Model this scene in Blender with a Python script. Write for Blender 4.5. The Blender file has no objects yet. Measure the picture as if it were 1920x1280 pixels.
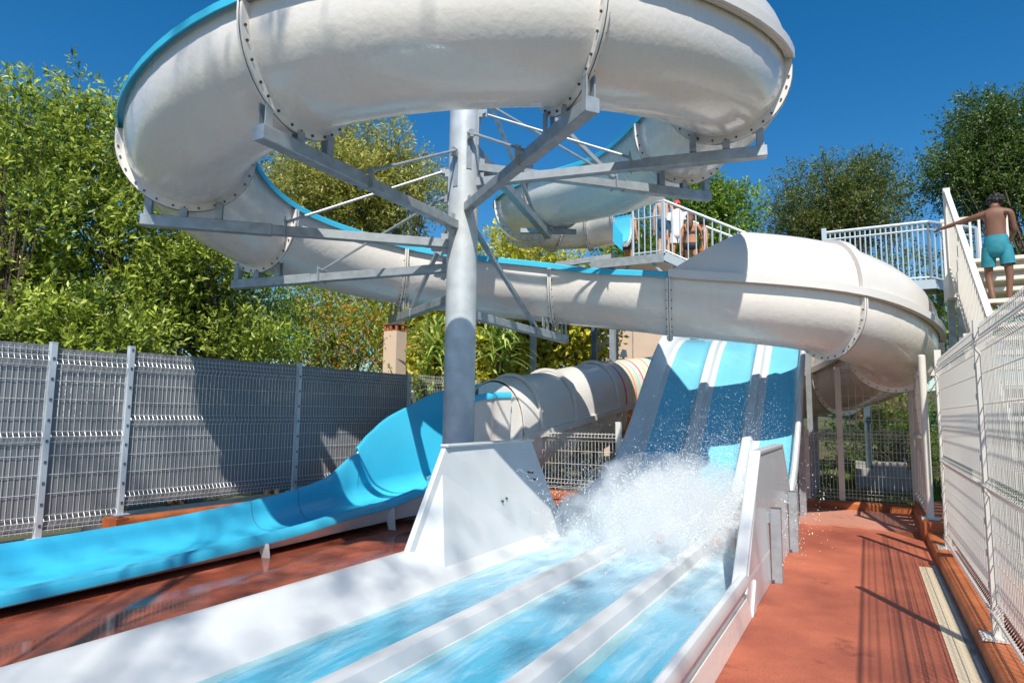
import bpy, bmesh, math, random
import numpy as np
from math import sin, cos, pi, radians, sqrt, atan2, hypot
from mathutils import Vector, Matrix
random.seed(7); rng = np.random.default_rng(11)
scene = bpy.context.scene
C = scene.collection

# ------------------------------------------------------------------ camera
F = 1230.0; PITCH = radians(6.3); ROLL = 0.012; YAW = radians(28.349); EYE = 1.5
def cam_axes():
    f = Vector((-sin(YAW) * cos(PITCH), cos(YAW) * cos(PITCH), sin(PITCH)))
    r = Vector((cos(YAW), sin(YAW), 0)); u = r.cross(f)
    c, s = cos(ROLL), sin(ROLL)
    return c * r + s * u, c * u - s * r, f
CR, CU, CF = cam_axes()
cd = bpy.data.cameras.new('camera'); cam = bpy.data.objects.new('camera', cd); C.objects.link(cam)
cam.matrix_world = Matrix(((CR.x, CU.x, -CF.x, 0), (CR.y, CU.y, -CF.y, 0), (CR.z, CU.z, -CF.z, EYE), (0, 0, 0, 1)))
cd.sensor_width = 36; cd.lens = F / 1920 * 36; cd.clip_start = 0.05; cd.clip_end = 600
scene.camera = cam
def at(px, py, D):          # survey helper: real-world point of a photo pixel at camera depth D
    d = CF + CR * ((px - 960) / F) + CU * ((640 - py) / F)
    return Vector((0, 0, EYE)) + d * D

# ------------------------------------------------------------------ materials
def mat(name, color, rough=0.5, spec=0.5, metal=0.0, var=0.0, vscale=3.0, var2=None, bump=0.0, bscale=30.0, coat=0.0,
        trans=0.0, detail=6.0, stretch=None, emit=None):
    m = bpy.data.materials.new(name); m.use_nodes = True
    nt = m.node_tree; b = nt.nodes['Principled BSDF']
    b.inputs['Base Color'].default_value = (*color, 1); b.inputs['Roughness'].default_value = rough
    b.inputs['Metallic'].default_value = metal; b.inputs['Specular IOR Level'].default_value = spec
    b.inputs['Coat Weight'].default_value = coat; b.inputs['Coat Roughness'].default_value = 0.08
    tc = nt.nodes.new('ShaderNodeTexCoord'); src = tc.outputs['Object']
    if stretch:
        mp = nt.nodes.new('ShaderNodeMapping'); mp.inputs['Scale'].default_value = stretch
        nt.links.new(src, mp.inputs['Vector']); src = mp.outputs['Vector']
    if var > 0:
        n = nt.nodes.new('ShaderNodeTexNoise'); n.inputs['Scale'].default_value = vscale; n.inputs['Detail'].default_value = detail
        nt.links.new(src, n.inputs['Vector'])
        r = nt.nodes.new('ShaderNodeValToRGB'); r.color_ramp.elements[0].position = 0.3; r.color_ramp.elements[1].position = 0.7
        c2 = var2 if var2 else tuple(c * (1 - var) for c in color)
        r.color_ramp.elements[0].color = (*c2, 1); r.color_ramp.elements[1].color = (*color, 1)
        nt.links.new(n.outputs['Fac'], r.inputs['Fac']); nt.links.new(r.outputs['Color'], b.inputs['Base Color'])
        mr = nt.nodes.new('ShaderNodeMapRange'); mr.inputs['To Min'].default_value = min(1, rough * 1.35); mr.inputs['To Max'].default_value = rough * 0.75
        nt.links.new(n.outputs['Fac'], mr.inputs['Value']); nt.links.new(mr.outputs['Result'], b.inputs['Roughness'])
    if bump > 0:
        n2 = nt.nodes.new('ShaderNodeTexNoise'); n2.inputs['Scale'].default_value = bscale; n2.inputs['Detail'].default_value = 4
        nt.links.new(tc.outputs['Object'], n2.inputs['Vector'])
        bp = nt.nodes.new('ShaderNodeBump'); bp.inputs['Strength'].default_value = 1.0; bp.inputs['Distance'].default_value = bump
        nt.links.new(n2.outputs['Fac'], bp.inputs['Height']); nt.links.new(bp.outputs['Normal'], b.inputs['Normal'])
    if emit: b.inputs['Emission Color'].default_value = (*emit, 1); b.inputs['Emission Strength'].default_value = 1
    return m
def leaf_mat(name, dark, light, third=None, rough=0.42):
    m = bpy.data.materials.new(name); m.use_nodes = True; nt = m.node_tree; b = nt.nodes['Principled BSDF']
    a = nt.nodes.new('ShaderNodeAttribute'); a.attribute_name = 'tint'
    r = nt.nodes.new('ShaderNodeValToRGB'); e = r.color_ramp.elements
    e[0].color = (*dark, 1); e[1].color = (*light, 1); e[0].position = 0.1; e[1].position = 0.85
    if third: k = e.new(0.97); k.color = (*third, 1)
    nt.links.new(a.outputs['Fac'], r.inputs['Fac']); nt.links.new(r.outputs['Color'], b.inputs['Base Color'])
    b.inputs['Roughness'].default_value = rough
    tr = nt.nodes.new('ShaderNodeBsdfTranslucent'); mx = nt.nodes.new('ShaderNodeMixShader'); mx.inputs['Fac'].default_value = 0.38
    nt.links.new(r.outputs['Color'], tr.inputs['Color'])
    nt.links.new(b.outputs[0], mx.inputs[1]); nt.links.new(tr.outputs[0], mx.inputs[2])
    nt.links.new(mx.outputs[0], nt.nodes['Material Output'].inputs['Surface'])
    return m
M = {}
M['white'] = mat('gelcoat_white', (0.78, 0.735, 0.68), 0.26, var=0.05, vscale=1.3, detail=6, stretch=(2.5, 2.5, .6), bump=0.0035, bscale=16, coat=0.5)
M['smooth_white'] = mat('smooth_white', (0.61, 0.625, 0.63), 0.32, var=0.14, vscale=1.9, bump=0.0012, bscale=9, coat=0.3)
M['cover'] = mat('cover_white', (0.70, 0.67, 0.63), 0.34, var=0.12, vscale=1.0, bump=0.0012, bscale=25, coat=0.3)
M['blue'] = mat('gelcoat_blue', (0.05, 0.49, 0.72), 0.3, var=0.10, vscale=1.3, bump=0.0008, bscale=12, coat=0.4)
M['blue_liner'] = mat('liner_blue', (0.10, 0.50, 0.74), 0.3, var=0.08, vscale=1.3, coat=0.3)
M['rim_blue'] = mat('rim_blue', (0.05, 0.48, 0.70), 0.35, var=0.1, vscale=3)
M['lane_blue'] = mat('lane_blue', (0.17, 0.52, 0.68), 0.22, var=0.14, vscale=2.2, coat=0.5)
M['bolt'] = mat('bolt', (0.10, 0.09, 0.08), 0.5, metal=0.6)
M['seam'] = mat('seam', (0.07, 0.07, 0.075), 0.7)
M['galv'] = mat('galvanised', (0.40, 0.44, 0.47), 0.42, metal=0.35, var=0.3, vscale=9, bump=0.0008, bscale=60)
M['galv_pole'] = mat('galvanised_pole', (0.60, 0.64, 0.66), 0.42, metal=0.2, var=0.3, vscale=5, bump=0.0012, bscale=40)
M['dark_steel'] = mat('dark_steel', (0.10, 0.15, 0.19), 0.5, metal=0.3, var=0.2, vscale=6)
M['deck'] = None
M['kerb'] = mat('kerb_orange', (0.50, 0.135, 0.035), 0.5, var=0.4, vscale=4, bump=0.004, bscale=22)
M['concrete'] = mat('concrete', (0.36, 0.34, 0.31), 0.8, var=0.3, vscale=5, bump=0.004, bscale=40)
M['beige_wall'] = mat('beige_render', (0.66, 0.50, 0.38), 0.85, var=0.12, vscale=2, bump=0.003, bscale=60)
M['cream'] = mat('cream_coated_steel', (0.70, 0.66, 0.58), 0.4, var=0.08, vscale=5)
M['wire'] = mat('coated_wire', (0.60, 0.565, 0.51), 0.45)
M['wire_grey'] = mat('galvanised_wire', (0.60, 0.64, 0.68), 0.4, metal=0.3)
M['slat'] = mat('privacy_strip', (0.20, 0.205, 0.215), 0.5, var=0.2, vscale=1.2, stretch=(1, 1, 0.2))
M['rail'] = mat('rail_grey', (0.47, 0.54, 0.58), 0.4, metal=0.2)
M['terrain'] = mat('terrain', (0.10, 0.085, 0.04), 0.95, var=0.5, vscale=1.5, var2=(0.04, 0.06, 0.015), bump=0.03, bscale=6)
M['bark'] = mat('bark', (0.12, 0.085, 0.06), 0.9, var=0.5, vscale=6, bump=0.02, bscale=20)
M['orange_stripe'] = mat('stripe_orange', (0.85, 0.28, 0.05), 0.4)
M['green_stripe'] = mat('stripe_green', (0.25, 0.72, 0.40), 0.4)
M['red_stripe'] = mat('stripe_red', (0.75, 0.06, 0.10), 0.4)
M['yellow_stripe'] = mat('stripe_yellow', (0.80, 0.62, 0.08), 0.4)
M['teal_stripe'] = mat('stripe_teal', (0.05, 0.45, 0.60), 0.4)
M['terracotta'] = mat('terracotta', (0.42, 0.14, 0.07), 0.8, var=0.3, vscale=12)
def deck_mat():
    m = bpy.data.materials.new('red_rubber_deck'); m.use_nodes = True; nt = m.node_tree; b = nt.nodes['Principled BSDF']
    N = nt.nodes.new; L = nt.links.new
    tc = N('ShaderNodeTexCoord')
    big = N('ShaderNodeTexNoise'); big.inputs['Scale'].default_value = 0.9; big.inputs['Detail'].default_value = 7; big.inputs['Roughness'].default_value = 0.65
    L(tc.outputs['Object'], big.inputs['Vector'])
    cr = N('ShaderNodeValToRGB'); e = cr.color_ramp.elements
    e[0].position = 0.28; e[0].color = (0.24, 0.055, 0.032, 1); e[1].position = 0.66; e[1].color = (0.49, 0.138, 0.070, 1)
    L(big.outputs['Fac'], cr.inputs['Fac'])
    fine = N('ShaderNodeTexNoise'); fine.inputs['Scale'].default_value = 70; fine.inputs['Detail'].default_value = 3
    L(tc.outputs['Object'], fine.inputs['Vector'])
    mx = N('ShaderNodeMix'); mx.data_type = 'RGBA'; mx.blend_type = 'MULTIPLY'; mx.inputs[0].default_value = 0.45
    fr = N('ShaderNodeValToRGB'); fr.color_ramp.elements[0].position = .3; fr.color_ramp.elements[0].color = (.45, .42, .42, 1); fr.color_ramp.elements[1].position = .6
    L(fine.outputs['Fac'], fr.inputs['Fac']); L(cr.outputs['Color'], mx.inputs[6]); L(fr.outputs['Color'], mx.inputs[7])
    # wet patches, mostly on the side of the blue run-out (x < -3.4)
    sx = N('ShaderNodeSeparateXYZ'); L(tc.outputs['Object'], sx.inputs[0])
    side = N('ShaderNodeMapRange'); side.inputs['From Min'].default_value = -2.0; side.inputs['From Max'].default_value = -3.6
    L(sx.outputs['X'], side.inputs['Value'])
    mp = N('ShaderNodeMapping'); mp.inputs['Scale'].default_value = (1.6, 0.55, 1); L(tc.outputs['Object'], mp.inputs['Vector'])
    wn = N('ShaderNodeTexNoise'); wn.inputs['Scale'].default_value = 1.1; wn.inputs['Detail'].default_value = 5; L(mp.outputs[0], wn.inputs['Vector'])
    wr = N('ShaderNodeValToRGB'); wr.color_ramp.elements[0].position = .40; wr.color_ramp.elements[1].position = .52
    L(wn.outputs['Fac'], wr.inputs['Fac'])
    wet = N('ShaderNodeMath'); wet.operation = 'MULTIPLY'; L(side.outputs[0], wet.inputs[0]); L(wr.outputs['Color'], wet.inputs[1])
    rr = N('ShaderNodeMapRange'); rr.inputs['To Min'].default_value = 0.62; rr.inputs['To Max'].default_value = 0.07; L(wet.outputs[0], rr.inputs['Value'])
    L(rr.outputs[0], b.inputs['Roughness'])
    dk = N('ShaderNodeMix'); dk.data_type = 'RGBA'; dk.blend_type = 'MULTIPLY'; L(wet.outputs[0], dk.inputs[0]); dk.inputs[7].default_value = (.8, .75, .72, 1)
    L(mx.outputs[2], dk.inputs[6])
    # scattered dark stains
    st = N('ShaderNodeTexNoise'); st.inputs['Scale'].default_value = 1.7; st.inputs['Detail'].default_value = 9; st.inputs['Roughness'].default_value = .75
    L(tc.outputs['Object'], st.inputs['Vector'])
    sr = N('ShaderNodeValToRGB'); sr.color_ramp.elements[0].position = .30; sr.color_ramp.elements[0].color = (.35, .3, .3, 1); sr.color_ramp.elements[1].position = .41
    L(st.outputs['Fac'], sr.inputs['Fac'])
    s2 = N('ShaderNodeMix'); s2.data_type = 'RGBA'; s2.blend_type = 'MULTIPLY'; s2.inputs[0].default_value = .8
    fm = N('ShaderNodeMath'); fm.operation = 'MULTIPLY_ADD'; L(big.outputs['Fac'], fm.inputs[0]); fm.inputs[1].default_value = 1.2; L(sx.outputs['Y'], fm.inputs[2])
    fa = N('ShaderNodeMapRange'); fa.inputs['From Min'].default_value = 11.0; fa.inputs['From Max'].default_value = 11.25; fa.inputs['To Max'].default_value = .75; L(fm.outputs[0], fa.inputs['Value'])
    fd = N('ShaderNodeMix'); fd.data_type = 'RGBA'; L(fa.outputs[0], fd.inputs[0]); L(dk.outputs[2], fd.inputs[6]); fd.inputs[7].default_value = (.52, .25, .18, 1)
    L(fd.outputs[2], s2.inputs[6]); L(sr.outputs['Color'], s2.inputs[7]); L(s2.outputs[2], b.inputs['Base Color'])
    bp = N('ShaderNodeBump'); bp.inputs['Distance'].default_value = 0.003
    iv = N('ShaderNodeMath'); iv.operation = 'SUBTRACT'; iv.inputs[0].default_value = 1; L(wet.outputs[0], iv.inputs[1])
    L(iv.outputs[0], bp.inputs['Strength']); L(fine.outputs['Fac'], bp.inputs['Height']); L(bp.outputs[0], b.inputs['Normal'])
    return m
M['deck'] = deck_mat()
def grate_mat():
    m = mat('drain_grate', (0.70, 0.58, 0.40), 0.6); nt = m.node_tree; b = nt.nodes['Principled BSDF']
    tc = nt.nodes.new('ShaderNodeTexCoord'); v = nt.nodes.new('ShaderNodeTexVoronoi'); v.inputs['Scale'].default_value = 34; v.inputs['Randomness'].default_value = 0.0
    nt.links.new(tc.outputs['Object'], v.inputs['Vector'])
    r = nt.nodes.new('ShaderNodeValToRGB'); r.color_ramp.elements[0].position = .26; r.color_ramp.elements[0].color = (.24, .16, .09, 1)
    r.color_ramp.elements[1].position = .34; r.color_ramp.elements[1].color = (.70, .58, .40, 1)
    nt.links.new(v.outputs['Distance'], r.inputs['Fac']); nt.links.new(r.outputs['Color'], b.inputs['Base Color']); return m
M['grate'] = grate_mat()
def water_mat():
    m = bpy.data.materials.new('running_water'); m.use_nodes = True; nt = m.node_tree; N = nt.nodes.new; L = nt.links.new
    nt.nodes.remove(nt.nodes['Principled BSDF'])
    tc = N('ShaderNodeTexCoord'); mp = N('ShaderNodeMapping'); mp.inputs['Scale'].default_value = (3.2, .75, 1); L(tc.outputs['Object'], mp.inputs['Vector'])
    n = N('ShaderNodeTexNoise'); n.inputs['Scale'].default_value = 1.6; n.inputs['Detail'].default_value = 10; n.inputs['Roughness'].default_value = .68; n.inputs['Distortion'].default_value = .6
    L(mp.outputs[0], n.inputs['Vector'])
    r = N('ShaderNodeValToRGB'); r.color_ramp.elements[0].position = .46; r.color_ramp.elements[1].position = .74; L(n.outputs['Fac'], r.inputs['Fac'])
    sx = N('ShaderNodeSeparateXYZ'); L(tc.outputs['Object'], sx.inputs[0])
    gr = N('ShaderNodeMapRange'); gr.inputs['From Min'].default_value = 3.2; gr.inputs['From Max'].default_value = 6.6; gr.inputs['To Min'].default_value = 0.0; gr.inputs['To Max'].default_value = .42
    L(sx.outputs['Y'], gr.inputs['Value'])
    ad = N('ShaderNodeMath'); ad.operation = 'MULTIPLY_ADD'; ad.use_clamp = True; L(r.outputs['Color'], ad.inputs[0]); ad.inputs[1].default_value = .36; L(gr.outputs[0], ad.inputs[2])
    n2 = N('ShaderNodeTexNoise'); n2.inputs['Scale'].default_value = 9; n2.inputs['Detail'].default_value = 5; n2.inputs['Distortion'].default_value = 1.2; L(mp.outputs[0], n2.inputs['Vector'])
    bp = N('ShaderNodeBump'); bp.inputs['Distance'].default_value = .008; bp.inputs['Strength'].default_value = .6; L(n2.outputs['Fac'], bp.inputs['Height'])
    gl = N('ShaderNodeBsdfGlossy'); gl.inputs['Roughness'].default_value = .08; L(bp.outputs[0], gl.inputs['Normal'])
    tr = N('ShaderNodeBsdfTransparent'); tr.inputs['Color'].default_value = (.66, .92, .98, 1)
    fz = N('ShaderNodeFresnel'); fz.inputs['IOR'].default_value = 1.33; L(bp.outputs[0], fz.inputs['Normal'])
    w = N('ShaderNodeMixShader'); L(fz.outputs[0], w.inputs[0]); L(tr.outputs[0], w.inputs[1]); L(gl.outputs[0], w.inputs[2])
    df = N('ShaderNodeBsdfDiffuse'); df.inputs['Color'].default_value = (.72, .86, .91, 1)
    o = N('ShaderNodeMixShader'); L(ad.outputs[0], o.inputs[0]); L(w.outputs[0], o.inputs[1]); L(df.outputs[0], o.inputs[2])
    L(o.outputs[0], nt.nodes['Material Output'].inputs['Surface']); return m
M['water'] = water_mat()
M['droplet'] = mat('droplet', (0.86, 0.92, 0.95), 0.25)

# ------------------------------------------------------------------ mesh builder and scene bookkeeping
class MB:
    def __init__(s): s.v = []; s.f = []; s.mi = []
    def add(s, vs, fs, mi=0):
        o = len(s.v); s.v += [tuple(v) for v in vs]; s.f += [tuple(i + o for i in f) for f in fs]; s.mi += [mi] * len(fs); return s
    def box(s, a, b, mi=0):
        x0, y0, z0 = (min(a[i], b[i]) for i in range(3)); x1, y1, z1 = (max(a[i], b[i]) for i in range(3))
        return s.add([(x0, y0, z0), (x1, y0, z0), (x1, y1, z0), (x0, y1, z0), (x0, y0, z1), (x1, y0, z1), (x1, y1, z1), (x0, y1, z1)],
                     [(0, 3, 2, 1), (4, 5, 6, 7), (0, 1, 5, 4), (1, 2, 6, 5), (2, 3, 7, 6), (3, 0, 4, 7)], mi)
    def bar(s, a, b, w, h=None, mi=0, up=(0, 0, 1), bev=0.0):       # rectangular bar from a to b
        a, b = Vector(a), Vector(b); h = h or w; d = (b - a).normalized(); up = Vector(up)
        if abs(d.dot(up)) > .98: up = Vector((0, 1, 0))
        x = d.cross(up).normalized(); y = x.cross(d)
        if bev > 0:
            pts = [(-1, -1 + bev), (-1 + bev, -1), (1 - bev, -1), (1, -1 + bev), (1, 1 - bev), (1 - bev, 1), (-1 + bev, 1), (-1, 1 - bev)]
        else: pts = [(-1, -1), (1, -1), (1, 1), (-1, 1)]
        n = len(pts); vs = [p + x * (q[0] * w / 2) + y * (q[1] * h / 2) for p in (a, b) for q in pts]
        return s.add(vs, [tuple(range(n))[::-1], tuple(range(n, 2 * n))] + [(i, (i + 1) % n, n + (i + 1) % n, n + i) for i in range(n)], mi)
    def tube(s, pts, r, n=8, mi=0, caps=True):
        pts = [Vector(p) for p in pts]; rs = r if isinstance(r, (list, tuple)) else [r] * len(pts)
        vs = []; prev = None
        for i, p in enumerate(pts):
            d = (pts[min(i + 1, len(pts) - 1)] - pts[max(i - 1, 0)])
            d = d.normalized() if d.length > 1e-9 else Vector((0, 0, 1))
            if prev is None:
                u = Vector((0, 0, 1)) if abs(d.z) < .95 else Vector((1, 0, 0)); x = d.cross(u).normalized()
            else: x = (prev - d * prev.dot(d)).normalized()
            prev = x; y = d.cross(x)
            vs += [p + (x * cos(2 * pi * k / n) + y * sin(2 * pi * k / n)) * rs[i] for k in range(n)]
        fs = [(i * n + k, i * n + (k + 1) % n, (i + 1) * n + (k + 1) % n, (i + 1) * n + k) for i in range(len(pts) - 1) for k in range(n)]
        if caps: fs += [tuple(range(n))[::-1], tuple(range((len(pts) - 1) * n, len(pts) * n))]
        return s.add(vs, fs, mi)
    def grid(s, rows, mi=0, closed=False, mis=None):                 # rows of equal length
        n = len(rows[0]); o = len(s.v); s.v += [tuple(v) for r in rows for v in r]
        for i in range(len(rows) - 1):
            for k in range(n if closed else n - 1):
                s.f.append((o + i * n + k, o + i * n + (k + 1) % n, o + (i + 1) * n + (k + 1) % n, o + (i + 1) * n + k)); s.mi.append(mis[k] if mis else mi)
        return s
    def prism(s, poly, off, mi=0):                                   # planar polygon extruded by vector off
        n = len(poly); poly = [Vector(p) for p in poly]; off = Vector(off)
        return s.add(poly + [p + off for p in poly], [tuple(range(n))[::-1], tuple(range(n, 2 * n))] + [(i, (i + 1) % n, n + (i + 1) % n, n + i) for i in range(n)], mi)
    def ball(s, c, r, mi=0, n=8, sc=(1, 1, 1)):
        c = Vector(c); rows = []
        for i in range(n // 2 + 1):
            t = pi * i / (n // 2); rows.append([c + Vector((r * sc[0] * sin(t) * cos(2 * pi * k / n), r * sc[1] * sin(t) * sin(2 * pi * k / n), r * sc[2] * cos(t))) for k in range(n)])
        return s.grid(rows, mi, closed=True)
    def build(s, name, mats, parent=None, smooth=False, angle=None):
        me = bpy.data.meshes.new(name); me.from_pydata(s.v, [], s.f)
        for m in (mats if isinstance(mats, (list, tuple)) else [mats]): me.materials.append(m)
        if any(s.mi): me.polygons.foreach_set('material_index', s.mi)
        bm = bmesh.new(); bm.from_mesh(me); bmesh.ops.remove_doubles(bm, verts=bm.verts, dist=1e-6) if len(s.v) < 60000 else None
        bmesh.ops.recalc_face_normals(bm, faces=bm.faces) if len(s.v) < 60000 else None
        bm.to_mesh(me); bm.free()
        if smooth:
            me.polygons.foreach_set('use_smooth', [True] * len(me.polygons))
            me.set_sharp_from_angle(angle=radians(angle or 38))
        me.update(); o = bpy.data.objects.new(name, me); C.objects.link(o)
        if parent: o.parent = parent
        return o
def thing(name, label, cat, loc=(0, 0, 0), group=None):
    o = bpy.data.objects.new(name, None); C.objects.link(o); o.location = loc; o.empty_display_size = .1
    o['label'] = label; o['category'] = cat
    if group: o['group'] = group
    return o
def tag(o, label, cat, group=None):
    o['label'] = label; o['category'] = cat
    if group: o['group'] = group
    return o
def struct(o): o['kind'] = 'structure'; return o
def catmull(P, per=8, keep=False):
    P = [np.array(p, float) for p in P]; out = []
    Q = [2 * P[0] - P[1]] + P + [2 * P[-1] - P[-2]]
    for i in range(1, len(Q) - 2):
        for k in range(per):
            t = k / per; a, b, c, d = Q[i - 1], Q[i], Q[i + 1], Q[i + 2]
            out.append(.5 * ((2 * b) + (c - a) * t + (2 * a - 5 * b + 4 * c - d) * t * t + (3 * b - a - 3 * c + d) * t ** 3))
    out.append(P[-1]); return out

# ------------------------------------------------------------------ ground
g = MB(); g.add([(-150, -60, -.12), (150, -60, -.12), (150, 250, -.12), (-150, 250, -.12)], [(0, 1, 2, 3)])
struct(g.build('ground', M['terrain']))
rows = []
for i in range(25):                      # hillside rising behind the park
    y = 13.2 + i * 1.4
    rows.append([(x, y + .5 * sin(x * .7), -.1 + max(0, (y - 13.4)) * .10 + .15 * sin(x * .9 + y) * (i > 1)) for x in np.linspace(-40, 25, 50)])
struct(MB().grid(rows).build('hillside', M['terrain'], smooth=True))
g = MB(); g.add([(-7.36, -1.5, 0), (.60, -1.5, 0), (.60, 12.5, 0), (-7.36, 12.5, 0)], [(0, 1, 2, 3)])
struct(g.build('deck', M['deck']))

# ------------------------------------------------------------------ flume sweep tools
PX, PY = -4.06, 6.28
FR, FH = 0.60, 0.16          # trough radius, wall height above the half circle
def frames(path):
    out = []
    for i, p in enumerate(path):
        d = path[min(i + 1, len(path) - 1)] - path[max(i - 1, 0)]
        t = np.array([d[0], d[1], 0.]); t /= np.linalg.norm(t); out.append((p, t, np.array([t[1], -t[0], 0.])))   # side = right of travel
    return out
def sec_pt(fr, s, z): p, t, sd = fr; return tuple(p + sd * s + np.array([0, 0, z]))
def trough(off=0.0, n=18, h=FH):
    r = FR + off; pts = [(-r, FR + h)]
    pts += [(r * -cos(pi * k / n), FR - r * sin(pi * k / n)) for k in range(n + 1)]
    return pts + [(r, FR + h)]
def flume_segment(parent, path, rim_mat='rim_blue', outer='white', inner='blue_liner', fl0=True, stripes=None, h=FH):
    fr = frames(path)
    o = trough(0, h=h); i_ = trough(-.03, h=h)[::-1]; sec = o + i_
    n1 = len(o); mis = [0] * (n1 - 1) + [0] + [1] * (n1 - 1) + [0]
    b = MB()
    if stripes:
        rows = [[sec_pt(f, *q) for q in sec] for f in fr]
        for k in range(len(rows) - 1):
            mm = [(stripes[k] if m == 0 else 1) for m in mis]; b.grid(rows[k:k + 2], mis=mm, closed=True)
        sg = b.build('flume_segment', [M[outer], M[inner], M['orange_stripe'], M['green_stripe'], M['red_stripe'], M['yellow_stripe']], parent, True)
    else:
        b.grid([[sec_pt(f, *q) for q in sec] for f in fr], mis=mis, closed=True)
        sg = b.build('flume_segment', [M[outer], M[inner]], parent, True)
    # rim lips, one each side
    top = FR + h
    for sgn in (-1, 1):
        q = [(sgn * (FR - .035), top - .012), (sgn * (FR - .035), top + .02), (sgn * (FR + .05), top + .02), (sgn * (FR + .065), top + .005),
             (sgn * (FR + .065), top - .06), (sgn * (FR + .052), top - .06), (sgn * (FR + .05), top - .012)]
        rb = MB().grid([[sec_pt(f, *p) for p in q] for f in fr], closed=True); n = len(q); L_ = (len(fr) - 1) * n
        rb.f += [tuple(range(n)), tuple(range(L_, L_ + n))]; rb.mi += [0, 0]
        rb.build('rim', M[rim_mat], sg, True, 30)
    return sg
def flange(parent, path, idx, both=True, h=FH, bolts=True):
    fr = frames(path); p, t, sd = fr[idx]; b = MB(); n = 22
    def ring(off_t, r0, r1, mi, th):
        rows = []
        for k in range(n + 3):
            if k == 0: c = (-1, 0, FR + h - .062, True)
            elif k == n + 2: c = (1, 0, FR + h - .062, True)
            else: a = pi * (k - 1) / n; c = (-cos(a), -sin(a), 0, False)
            r_ = []
            for (rr, tt) in ((r0, off_t), (r1, off_t), (r1, off_t + th), (r0, off_t + th)):
                s, z = (c[0] * rr, c[2]) if c[3] else (c[0] * rr, FR + c[1] * rr)
                r_.append(tuple(p + sd * s + np.array([0, 0, z]) + t * tt))
            rows.append(r_)
        b.grid(rows, mi, closed=True)
    ring(-.026, FR - .005, FR + .075, 0, .022); ring(.004, FR - .005, FR + .075, 0, .022); ring(-.004, FR, FR + .077, 1, .008)
    if bolts:
        for k in range(15):
            a = pi * (k + .5) / 15 + (.04 if k % 3 == 0 else 0)
            c = p + sd * (-cos(a) * (FR + .045)) + np.array([0, 0, FR - sin(a) * (FR + .045)])
            b.tube([c - t * .040, c + t * .040], .011, 6, 2)
    return b.build('flange', [M['white'], M['seam'], M['bolt']], parent, True, 30)
def cover(parent, path, i0, i1, front=0.0, back=0.0, hgt=.66, material='cover', amax=1.0, stripes=None, h=FH, lip=True):
    # half-round lid on top of the trough between path samples i0..i1
    n = 20; fr = frames(path); cum = [0]
    for k in range(1, len(path)): cum.append(cum[-1] + np.linalg.norm(path[k] - path[k - 1]))
    s0, s1 = cum[i0], cum[i1]; K = max(8, (i1 - i0) * (4 if stripes else 2))
    def interp(s):
        s = max(0, min(cum[-1] - 1e-6, s)); k = max(j for j in range(len(cum) - 1) if cum[j] <= s); u = (s - cum[k]) / (cum[k + 1] - cum[k])
        p = path[k] * (1 - u) + path[k + 1] * u; t = fr[k][1] * (1 - u) + fr[k + 1][1] * u; t = t / np.linalg.norm(t)
        return p, t, np.array([t[1], -t[0], 0.])
    b = MB(); base = FR + h + .02; rows = []
    for u in range(K + 1):
        row = []
        for layer in (0, 1):
            rng_ = range(n + 1) if layer == 0 else range(n, -1, -1)
            for k in rng_:
                a = pi * amax * k / n; r = FR + .03 - layer * .02; hh = hgt - layer * .02
                sA = s0 + front * sin(a) ** .9; sB = s1 - back * sin(a) ** .9
                f = interp(sA + (sB - sA) * u / K)
                row.append(sec_pt(f, -cos(a) * r, base + sin(a) ** .85 * hh))
        rows.append(row)
    if stripes:
        for k in range(K): b.grid(rows[k:k + 2], stripes[k % len(stripes)], closed=True)
        lst = [M[material], M['seam'], M['orange_stripe'], M['green_stripe'], M['red_stripe'], M['yellow_stripe']]
    else:
        b.grid(rows, closed=True); lst = [M[material]]
    m = len(rows[0]); o0 = 0
    b.build_ends = None
    for r_ in (0, K):
        for k in range(n): b.f.append(tuple(r_ * m + j for j in (k, k + 1, m - 2 - k, m - 1 - k))); b.mi.append(0)
    cv = b.build('cover', lst, parent, True, 50)
    if lip:      # white ledge flange along both long edges
        for sgn in ((-1, 1) if amax == 1 else (-1,)):
            q = [(sgn * (FR + .02), base - .075), (sgn * (FR + .02), base + .035), (sgn * (FR + .10), base + .03), (sgn * (FR + .10), base - .075)]
            lb = MB().grid([[sec_pt(interp(s0 + (s1 - s0) * k / K), *p) for p in q] for k in range(K + 1)], closed=True)
            lb.f += [(0, 1, 2, 3), (K * 4, K * 4 + 1, K * 4 + 2, K * 4 + 3)]; lb.mi += [0, 0]
            lb.build('ledge', M[material], cv, True, 30)
    return cv
def band(parent, path, idx, w=.10, hgt=.66, material='cover', h=FH):     # raised joint band over a cover
    p, t, sd = frames(path)[idx]; b = MB(); n = 22; base = FR + h + .02; rows = []
    for k in range(n + 1):
        a = pi * k / n; row = []
        for rr, tt in ((.0, -w / 2), (.055, -w / 2), (.055, w / 2), (.0, w / 2)):
            row.append(tuple(p + t * tt + sd * (-cos(a) * (FR + .035 + rr)) + np.array([0, 0, base + sin(a) ** .85 * (hgt + rr)])))
        rows.append(row)
    b.grid(rows, closed=True); return b.build('joint_band', M[material], parent, True, 30)

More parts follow.
